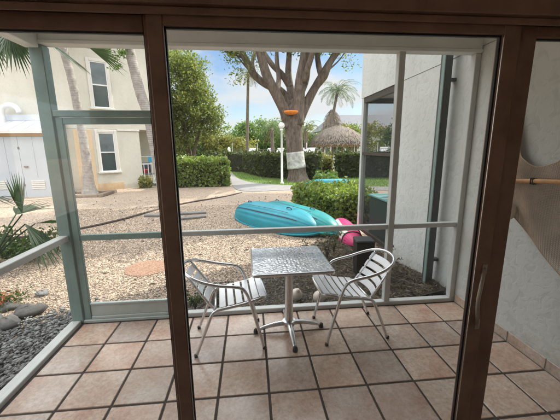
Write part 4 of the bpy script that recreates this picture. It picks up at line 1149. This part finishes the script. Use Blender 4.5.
bn = thing('storage_bin', 'black square plastic bin on the ground behind the right-hand chair', 'bin', (1.42, 3.62, GZ + .01), -.12)
q = MB(); q.add([(-.095, -.095, 0), (.095, -.095, 0), (.095, .095, 0), (-.095, .095, 0), (-.11, -.11, .49), (.11, -.11, .49), (.11, .11, .49), (-.11, .11, .49)], [(0, 1, 5, 4), (1, 2, 6, 5), (2, 3, 7, 6), (3, 0, 4, 7), (0, 3, 2, 1)])
q.build('body', M['blackbin'], bn)
MB().box((-.118, -.118, .492), (.118, .118, .525), bev=.01).build('lid', M['blackbin'], bn)

# sparse dry plants
def dry_plant(x, y, n, h, lab, col='litter'):
    t = thing('dry_plant', lab, 'plant', (x, y, heap(x, y) if x > -.7 and y < 4.6 else GZ))
    q = MB(); lv = []
    for i in range(n):
        a = random.uniform(0, 6.28); l = h * random.uniform(.6, 1.1); k = random.uniform(.15, .5)
        pts = smoothed([(0, 0, 0), (k * .3 * l * math.cos(a), k * .3 * l * math.sin(a), l * .5), (k * l * math.cos(a), k * l * math.sin(a), l * .9), (k * 1.7 * l * math.cos(a), k * 1.7 * l * math.sin(a), l * .93)], 4)
        q.tube(pts, [.004, .0018], 4)
        for p in pts[4:]: lv += [p + rng.normal(0, .012, 3) for _ in range(2)]
    q.build('stems', M['bark_dark'], t)
    V = leaf_quads(np.array(lv), .022, .3); arr_mesh('leaves', V, np.arange(len(V)).reshape(-1, 4), M[col], t)
dry_plant(1.60, 3.25, 8, .42, 'wispy dry plant rising beside the white screen post against the stucco wall')
dry_plant(1.12, 4.3, 16, .42, 'tangled dry stems in front of the pink paddle board')
dry_plant(.85, 4.2, 12, .34, 'dry weedy plant on the ground right behind the table', 'leaf_dark')
dry_plant(1.30, 4.55, 14, .40, 'dry weedy plant beside the end of the teal kayak', 'leaf_dark')
dry_plant(-.62, 3.0, 14, .24, 'low dark weedy plant behind the left chair', 'leaf_dark')
dry_plant(-.40, 3.15, 12, .18, 'low dry weeds seen through the back of the left chair')

# ------------------------------------------------------------------ the building we stand in, and its wing on the right
wing = thing('apartment_wing', 'stucco apartment wing with a screened ground floor corner on the right', 'building', (2.07, 0, 0))
def wb_(name, boxes, mat, par=wing, bev=0):
    q = MB()
    for lo, hi in boxes: q.box((lo[0] - 2.07, lo[1], lo[2]), (hi[0] - 2.07, hi[1], hi[2]), bev=bev)
    return q.build(name, M[mat], par)
wb_('wall', [((2.075, -4, GZ - .1), (2.30, 4.30, 2.446))], 'stucco')
wb_('upper_storey', [((2.069, -4, 2.45), (9, 5.72, 6.6))], 'stucco')
wb_('roof', [((2.0, -4.5, 6.603), (9.5, 5.8, 6.8))], 'slate')
wb_('porch_floor', [((2.305, 3.2, GZ - .1), (9, 5.70, -.0))], 'concrete')
wb_('porch_back_wall', [((2.305, 2.9, GZ), (9, 3.19, 2.446)), ((6.2, 3.20, 0), (6.4, 5.6, 2.446))], 'stucco')
wb_('corner_post', [((2.075, 5.60, 0), (2.16, 5.69, 2.446))], 'wframe')
sf = wb_('screen_frame', [((2.085, 4.305, 2.36), (2.145, 5.597, 2.444)), ((2.085, 4.305, 1.44), (2.145, 5.597, 1.49)), ((2.085, 4.305, .0), (2.145, 5.597, .06)), ((2.085, 4.305, .062), (2.145, 4.36, 2.358)),
                          ((2.163, 5.62, 2.36), (6.4, 5.68, 2.444)), ((2.163, 5.62, 1.44), (6.4, 5.68, 1.49)), ((4.2, 5.62, .03), (4.28, 5.68, 2.358))], 'bronze_dark')
q = MB(); q.add([(2.115 - 2.07, 4.36, .06), (2.115 - 2.07, 5.6, .06), (2.115 - 2.07, 5.6, 2.36), (2.115 - 2.07, 4.36, 2.36)], [(0, 1, 2, 3)])
q.add([(2.16 - 2.07, 5.65, .0), (6.3 - 2.07, 5.65, .0), (6.3 - 2.07, 5.65, 2.36), (2.16 - 2.07, 5.65, 2.36)], [(0, 1, 2, 3)])
q.build('mesh_screen', M['nscreen'], wing)
gbx = thing('deck_box', 'dark green storage box with a pale teal rim behind the mesh screen', 'storage box', (2.55, 4.95, 0))
MB().box((-.36, -.44, .0), (.36, .44, .70), bev=.02).build('body', M['greenbox'], gbx)
MB().box((-.385, -.465, .702), (.385, .465, .735), bev=.008).build('lid', M['tealrim'], gbx)
o = MB().box((-.16, -.04, 0), (.16, .04, .36), bev=.02).build('plastic_crate', M['board']); o.location = (2.62, 5.1, .737); tag(o, 'grey upright crate standing on the green storage box', 'crate')

home = thing('apartment_block', 'stucco upper floor of the block carried over the tiled lanai', 'building', (0, 0, 0))
q = MB(); q.box((-1.75, -4.2, 2.66), (2.06, 2.86, 6.6)); q.build('upper_storey', M['stucco'], home)
q = MB(); q.box((-2.2, -4.5, 6.603), (2.06, 3.3, 6.8)); q.build('roof', M['slate'], home)
ds = thing('downspout', 'square teal downspout, shaded face coloured dark and lit edge coloured teal, against the stucco wall outside the screen', 'downspout', (1.965, 3.08, -.08))
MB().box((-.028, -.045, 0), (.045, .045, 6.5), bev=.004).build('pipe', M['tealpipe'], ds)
MB().box((-.040, -.047, 0), (-.0285, .0, 6.5), bev=.003).build('lit_edge_strip', M['teal'], ds)  # teal strip painted in for the edge that catches the light
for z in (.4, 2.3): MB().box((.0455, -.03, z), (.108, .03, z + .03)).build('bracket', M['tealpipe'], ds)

# room behind the door
def st(name, boxes, mat):
    q = MB()
    for lo, hi in boxes: q.box(lo, hi)
    return tag(q.build(name, M[mat]), kind='structure')
st('room_floor', [((-2.6, -3.6, -.15), (2.07, 1.20, .012))], 'roomfl')
st('room_ceiling', [((-2.6, -3.6, 2.45), (2.07, 1.10, 2.60))], 'room')
st('room_wall', [((-2.7, -3.7, -.15), (-2.6, 1.10, .7)), ((-2.7, -3.7, 2.2), (-2.6, 1.10, 2.6)), ((-2.7, -3.7, .7), (-2.6, -3.3, 2.2)), ((-2.7, -1.3, .7), (-2.6, 1.10, 2.2)), ((-2.6, -3.7, -.15), (2.07, -3.6, 2.6)), ((-2.6, 1.1, 2.09), (2.07, 1.24, 2.655)), ((-2.7, 1.1, -.15), (-1.58, 1.24, 2.088))], 'room')  # gap in the left wall added to bring daylight onto the door frames
st('room_side_wall', [((2.0705, -3.6, -.15), (2.0745, 1.1, 2.6))], 'room')

# ------------------------------------------------------------------ lanai
TS, TX, TY = .333, -1.24875, 2.7259
st('floor', [((-1.69, 1.2, -.2), (2.074, 2.80, -.006))], 'grout')
q = MB(); g = .0078
for i in range(-1, 11):
    for j in range(-1, 6):
        x0, x1 = max(TX + TS * i + g, -1.60), min(TX + TS * (i + 1) - g, 2.066)
        y1, y0 = min(TY - TS * j - g, 2.728), max(TY - TS * (j + 1) + g, 1.20)
        if x1 - x0 > .02 and y1 - y0 > .02:
            dz = random.uniform(-.0008, .0008)
            q.box((x0, y0, -.012), (x1, y1, dz), bev=.0035)
tag(q.build('floor_tiles', M['tile']), kind='structure')
q = MB()
for j in range(-1, 6):
    y1, y0 = min(TY - TS * j - .004, 2.72), max(TY - TS * (j + 1) + .004, 1.25)
    if y1 - y0 > .02: q.box((2.0665, y0, .003), (2.0745, y1, .088), bev=.003)
tag(q.build('skirting_tiles', M['tile']), kind='structure')
st('ceiling', [((-1.70, 1.245, 2.60), (2.068, 2.82, 2.655))], 'ceil')

se = thing('screen_enclosure', 'painted metal screen frame enclosing the far side of the tiled lanai', 'screen frame', (0, 2.76, 0))
def sb(name, boxes, mat, bev=.004, par=None):
    q = MB()
    for lo, hi in boxes: q.box((lo[0], lo[1] - 2.76, lo[2]), (hi[0], hi[1] - 2.76, hi[2]), bev=bev)
    return q.build(name, M[mat], par or se)
sb('header_beam', [((-1.70, 2.73, 2.42), (2.072, 2.83, 2.598)), ((-1.70, 2.715, 2.39), (2.072, 2.82, 2.418))], 'beam')
sb('side_beam', [((-1.70, 1.25, 2.36), (-1.60, 2.725, 2.598))], 'beam')
sb('corner_post', [((-1.685, 2.735, 0), (-1.585, 2.83, 2.388))], 'teal')
sb('post', [((1.315, 2.735, .042), (1.372, 2.80, 2.388))], 'wframe')
sb('wall_post', [((2.02, 2.735, .042), (2.073, 2.80, 2.388))], 'wframe')
sb('door_post', [((-.765, 2.735, 0), (-.712, 2.80, 2.388))], 'teal')
sb('mid_rail', [((-.710, 2.742, .80), (1.313, 2.795, .845)), ((1.374, 2.742, .80), (2.018, 2.795, .845))], 'wframe')
sb('sill', [((-.710, 2.732, -.003), (2.073, 2.80, .04))], 'wframe')
sb('side_rail', [((-1.675, 1.26, .80), (-1.60, 2.733, .85))], 'wframe')
sb('side_sill', [((-1.69, 1.25, -.1), (-1.603, 2.733, .03))], 'wframe')
q = MB(); yy = .012
for (x0, x1, z0, z1) in ((-.711, 1.315, .04, .80), (-.711, 1.315, .845, 2.39), (1.372, 2.02, .04, .80), (1.372, 2.02, .845, 2.39)):
    q.add([(x0, yy, z0), (x1, yy, z0), (x1, yy, z1), (x0, yy, z1)], [(0, 1, 2, 3)])
q.add([(-1.64, 1.26 - 2.76, .03), (-1.64, 2.735 - 2.76, .03), (-1.64, 2.735 - 2.76, 2.36), (-1.64, 1.26 - 2.76, 2.36)], [(0, 1, 2, 3)])
q.build('insect_screen', M['oscreen'], se)

sd = thing('screen_door', 'teal framed screen door with a kick plate at the left corner of the lanai', 'screen door', (-1.22, 2.77, 0))
def db(name, boxes, mat, bev=.004):
    q = MB()
    for lo, hi in boxes: q.box((lo[0] + 1.22, lo[1] - 2.77, lo[2]), (hi[0] + 1.22, hi[1] - 2.77, hi[2]), bev=bev)
    return q.build(name, M[mat], sd)
db('transom', [((-1.583, 2.737, 1.85), (-.767, 2.80, 1.90))], 'teal')
db('frame', [((-1.575, 2.75, .03), (-1.52, 2.785, 1.845)), ((-.817, 2.75, .03), (-.770, 2.785, 1.845)), ((-1.518, 2.75, 1.79), (-.819, 2.785, 1.845))], 'teal')
db('mid_rail', [((-1.518, 2.752, .79), (-.819, 2.783, .845))], 'teal')
db('kick_plate', [((-1.518, 2.760, .055), (-.819, 2.776, .165)), ((-1.518, 2.752, .166), (-.819, 2.783, .185))], 'kick', .003)
db('threshold', [((-1.583, 2.735, -.004), (-.767, 2.80, .026)), ((-1.518, 2.750, .0265), (-.819, 2.783, .054))], 'kick')
q = MB(); q.add([(-.298, 0, .185), (.401, 0, .185), (.401, 0, .79), (-.298, 0, .79)], [(0, 1, 2, 3)]); q.add([(-.298, 0, .845), (.401, 0, .845), (.401, 0, 1.79), (-.298, 0, 1.79)], [(0, 1, 2, 3)])
q.add([(-.363, 0, 1.90), (.453, 0, 1.90), (.453, 0, 2.388), (-.363, 0, 2.388)], [(0, 1, 2, 3)])
q.build('insect_screen', M['oscreen'], sd)

# ------------------------------------------------------------------ sliding glass door
gd = thing('sliding_door', 'brown framed sliding glass door with three panels opening on the lanai', 'glass door', (0, 1.17, 0))
def pb(name, boxes, mat, par=None, bev=.003):
    q = MB()
    for lo, hi in boxes: q.box((lo[0], lo[1] - 1.17, lo[2]), (hi[0], hi[1] - 1.17, hi[2]), bev=bev)
    return q.build(name, M[mat], par or gd)
pb('head_track', [((-1.58, 1.095, 2.035), (2.06, 1.24, 2.088)), ((-1.58, 1.115, 2.010), (2.06, 1.125, 2.0335)), ((-1.58, 1.215, 2.010), (2.06, 1.225, 2.0335))], 'bronze')
pb('sill_track', [((-1.58, 1.10, .012), (2.06, 1.198, .03)), ((-1.58, 1.115, .031), (2.06, 1.125, .045))], 'bronze')
def panel(name, x0, x1, y, sl_, sr, top, mat, ztop=2.03):
    yb0, yb1 = y - .020, y + .020
    p = pb(name, [((x0, yb0, .05), (x0 + sl_, yb1, ztop)), ((x1 - sr, yb0, .05), (x1, yb1, ztop)), ((x0 + sl_ + .0005, yb0 + .001, top), (x1 - sr - .0005, yb1 - .001, ztop)), ((x0 + sl_ + .0005, yb0 + .001, .05), (x1 - sr - .0005, yb1 - .001, .14))], mat)
    ga, gb_, gt, g0 = x0 + sl_, x1 - sr, top, .14
    pb('gasket', [((ga, y - .006, g0), (ga + .006, y + .006, gt)), ((gb_ - .006, y - .006, g0), (gb_, y + .006, gt)), ((ga + .006, y - .006, gt - .006), (gb_ - .006, y + .006, gt)), ((ga + .006, y - .006, g0), (gb_ - .006, y + .006, g0 + .006))], 'gasket', p, 0)
    q = MB(); yy = y - 1.17; q.box((ga + .004, yy - .003, g0 + .004), (gb_ - .004, yy + .003, gt - .004)); q.build('glass_pane', M['glass'], p)
    return p
mid = panel('door_panel', -.325, 1.003, 1.15, .052, .066, 1.982, 'bronze')
pb('edge_trim', [((-.2725, 1.131, .14), (-.270, 1.169, 1.98)), ((.9345, 1.128, .14), (.937, 1.131, 1.98))], 'alu_edge', mid, 0)
lft = panel('fixed_panel', -1.578, -.300, 1.195, .05, .0475, 1.977, 'bronze')
rgt = panel('fixed_panel', 1.004, 2.058, 1.195, .106, .05, 1.990, 'bronze')
q = MB(); pts = smoothed([(.978, -.041, 1.075), (.962, -.058, 1.045), (.944, -.074, .995), (.936, -.079, .945), (.944, -.074, .895), (.962, -.058, .845), (.975, -.041, .815)], 5)
q.tube(pts, .0075, 10); q.box((.968, -.045, 1.05), (.990, -.0405, 1.095), bev=.002); q.box((.968, -.045, .79), (.990, -.0405, .835), bev=.002)
q.build('handle', M['handle'], mid, smooth=True)

# ------------------------------------------------------------------ table
tb = thing('bistro_table', 'square aluminium table with a swirled wet top on a four footed pedestal', 'table', (.30, 2.415, 0), .015)
def rounded(w, d, r, n=6):
    o_ = []
    for cx, cy, a0 in ((w - r, d - r, 0), (-w + r, d - r, math.pi / 2), (-w + r, -d + r, math.pi), (w - r, -d + r, 1.5 * math.pi)):
        for k in range(n + 1): a = a0 + k * math.pi / 2 / n; o_.append((cx + r * math.cos(a), cy + r * math.sin(a)))
    return o_
TZ = .672
q = MB(); rings = []
for ins, z in ((.012, TZ - .030), (.002, TZ - .024), (0, TZ - .012), (.003, TZ - .003), (.010, TZ)):
    rings.append([(x, y, z) for x, y in rounded(.318 - ins, .312 - ins, .03)])
n = len(rings[0]); vs = [p for r_ in rings for p in r_]
fs = [(i * n + k, i * n + (k + 1) % n, (i + 1) * n + (k + 1) % n, (i + 1) * n + k) for i in range(4) for k in range(n)] + [tuple(range(n))[::-1]]
q.add(vs, fs); q.build('rim', M['alu'], tb, smooth=False)
q = MB(); q.add([(x, y, TZ) for x, y in rounded(.306, .300, .02)], [tuple(range(28))]); o = q.build('tabletop', M['hammered'], tb)
MB().lathe([(.036, .085), (.036, .62), (.05, .63), (.05, .641)], 24).build('pedestal', M['alu'], tb, auto=40)
for z in (0,): MB().box((-.18, -.18, .6415), (.18, .18, .6418 + .0002)).build('top_bracket', M['alu'], tb)
MB().lathe([(.05, .055), (.056, .07), (.056, .10), (.04, .105)], 24).build('hub', M['alu'], tb, auto=40)
for k in range(4):
    Mx = Matrix.Rotation(k * math.pi / 2 + .03, 4, 'Z')
    q = MB(); pts = [Mx @ Vector(p) for p in ((.04, 0, .075), (.12, 0, .070), (.21, 0, .052), (.28, 0, .030))]
    q.tube(smoothed(pts, 5), [.027, .025, .021, .016], 10, flat=.8)
    fo = q.build('foot', M['alu'], tb, smooth=True)
    q = MB(); c = Mx @ Vector((.292, 0, 0)); q.lathe([(.020, 0), (.022, .012), (.019, .034), (.012, .042)], 12, c=tuple(c)); q.build('foot_cap', M['capblk'], fo, smooth=True)

# ------------------------------------------------------------------ chairs (front of the chair looks along +x)
def bistro_chair(label):
    t = thing('bistro_chair', label, 'chair', (0, 0, 0), 0, 'aluminium bistro chairs')
    q = MB()
    half = [(.265, .205, .012), (.235, .207, .14), (.195, .212, .30), (.165, .216, .42), (.140, .220, .495), (.105, .224, .545), (.045, .228, .568), (-.07, .232, .590), (-.18, .225, .622), (-.27, .185, .655), (-.325, .105, .676), (-.342, 0, .683)]
    pts = smoothed(half + [(x, -y, z) for x, y, z in half[-2::-1]], 5)
    q.tube(pts, .0125, 10); q.build('arm_frame', M['alu'], t, smooth=True)
    q = MB()
    h2 = [(-.262, .195, .012), (-.215, .195, .13), (-.155, .194, .28), (-.125, .193, .345), (-.085, .193, .372), (.0, .194, .386), (.12, .195, .405), (.215, .195, .428), (.268, .185, .436), (.292, .15, .430), (.298, .08, .428), (.299, 0, .428)]
    pts = smoothed(h2 + [(x, -y, z) for x, y, z in h2[-2::-1]], 5)
    q.tube(pts, .0125, 10); q.tube([(-.10, -.193, .362), (-.10, .193, .362)], .009, 8)
    q.build('seat_frame', M['alu'], t, smooth=True)
    for s_ in (-1, 1):
        q = MB(); q.tube(smoothed([(-.10, s_ * .165, .36), (-.17, s_ * .165, .46), (-.25, s_ * .162, .585), (-.292, s_ * .155, .655)], 5), .010, 8); q.build('back_upright', M['alu'], t, smooth=True)
        q = MB(); q.tube([(.17, s_ * .205, .41), (.165, s_ * .196, .415)], .009, 6); q.build('bracket', M['alu'], t)
    def slat(p0, p1, wv, curve, name):
        """bowed strip between p0 and p1, width along wv"""
        p0, p1, wv = Vector(p0), Vector(p1), Vector(wv); n_ = (p1 - p0).cross(wv).normalized(); q = MB(); N_ = 10; vs = []
        for i in range(N_ + 1):
            u = i / N_; b = 4 * u * (1 - u)
            c = p0.lerp(p1, u) + Vector(curve) * b
            for (a_, h_) in ((-1, .0), (-.93, .0035), (.93, .0035), (1, .0), (.9, -.004), (-.9, -.004)): vs.append(c + wv * .5 * a_ + n_ * h_)
        fs = [(i * 6 + k, i * 6 + (k + 1) % 6, (i + 1) * 6 + (k + 1) % 6, (i + 1) * 6 + k) for i in range(N_) for k in range(6)] + [(5, 4, 3, 2, 1, 0), tuple(N_ * 6 + k for k in range(6))]
        q.add(vs, fs); q.build(name, M['slat'], t)
    sx = [-.045, .02, .085, .150, .213, .268]
    for x in sx:
        z = float(np.interp(x, [-.085, 0, .12, .215, .268], [.374, .388, .407, .430, .437])) + .012
        sl_ = .16 if x < .1 else (.25 if x < .24 else .1)
        slat((x, -.192, z), (x, .192, z), (.050, 0, .050 * sl_), (0, 0, -.010), 'seat_slat')
    for u in (.14, .37, .60, .83):
        c = Vector((-.10, 0, .37)).lerp(Vector((-.292, 0, .655)), u)
        slat((c.x, .178, c.z), (c.x, -.178, c.z), Vector((-.192, 0, .285)).normalized() * .060, (-.045, 0, -.01), 'back_slat')
    for x, y in ((.267, .205), (.267, -.205), (-.265, .195), (-.265, -.195)):
        q = MB(); q.lathe([(.013, 0), (.015, .004), (.0145, .022), (.010, .026)], 10, c=(x, y, 0)); q.build('foot_cap', M['capblk'], t)
    return t
ch = bistro_chair('aluminium slatted armchair left of the table, facing right')
ch.location = (-.215, 2.36, 0); ch.rotation_euler = (0, 0, .10)
dup(ch, (.835, 2.385, 0), math.pi + .05, 'aluminium slatted armchair right of the table, backed by the white screen post')

# ------------------------------------------------------------------ hammock net on the stucco wall
hn = thing('hammock_net', 'knotted cord hammock net with a wooden spreader bar hung on the stucco wall', 'hammock', (2.035, 1.7, 1.3))
ya = np.array([2.36, 2.28, 2.205, 2.13, 2.0, 1.85, 1.70, 1.5, 1.3])      # along the wall, far to near
up_z = np.array([1.98, 1.88, 1.74, 1.50, 1.425, 1.47, 1.60, 1.80, 1.95])
lo_z = np.array([1.55, 1.40, 1.16, 1.06, .955, .845, .73, .60, .55])
def net_pt(u, v):
    y = np.interp(u, np.linspace(0, 1, 9), ya); a = np.interp(u, np.linspace(0, 1, 9), up_z); b = np.interp(u, np.linspace(0, 1, 9), lo_z)
    z = b + (a - b) * v
    x = -.012 - .035 * math.sin(math.pi * v) * math.sin(math.pi * u) - .008 * math.sin(u * 22 + v * 5)
    return (x, y - 1.7, z - 1.3)
q = MB()
for i in range(75): q.tube([net_pt(i / 74, v) for v in np.linspace(0, 1, 22)], .0026, 4, cap=False)
for j in range(58): q.tube([net_pt(u, j / 57) for u in np.linspace(0, 1, 34)], .0024, 4, cap=False)
for v in (0, 1): q.tube(smoothed([net_pt(u, v) for u in np.linspace(0, 1, 20)], 3), .004, 6)
q.build('net', M['rope'], hn)
q = MB()
q.tube(smoothed([(-.075, 2.185 - 1.7, .018), (-.075, 2.14 - 1.7, .020), (-.075, 1.8 - 1.7, .052), (-.075, 1.3 - 1.7, .07)], 6), [.004, .016, .017, .017], 10)
q.build('spreader_bar', M['bar'], hn, smooth=True)
q = MB(); q.tube([(-.075, 1.93 - 1.7, .018), (-.075, 1.93 - 1.7, .058)], .012, 6)
for yy in (1.93, 1.945): q.box((-.095, yy - 1.7 - .004, .016), (-.055, yy - 1.7 + .004, .062), bev=.003)
q.build('cord_lashing', M['capblk'], hn)
o = MB().lathe([(.01, -.07)] + [(.055 * math.cos(a), .07 * math.sin(a)) for a in np.linspace(-1.3, 1.3, 10)] + [(.01, .07)], 16).build('net_float', M['cream'], smooth=True)
o.location = (1.965, 2.115, 1.09); tag(o, 'cream oval float hanging at the left edge of the hammock net', 'float')
q = MB(); q.tube([(1.965, 2.115, 1.155), (1.975, 2.12, 1.19), (1.99, 2.13, 1.25)], .003, 5); o = q.build('float_cord', M['capblk']); o.parent = None
tag(o, 'thin dark cord tying the cream float to the hammock net', 'cord')
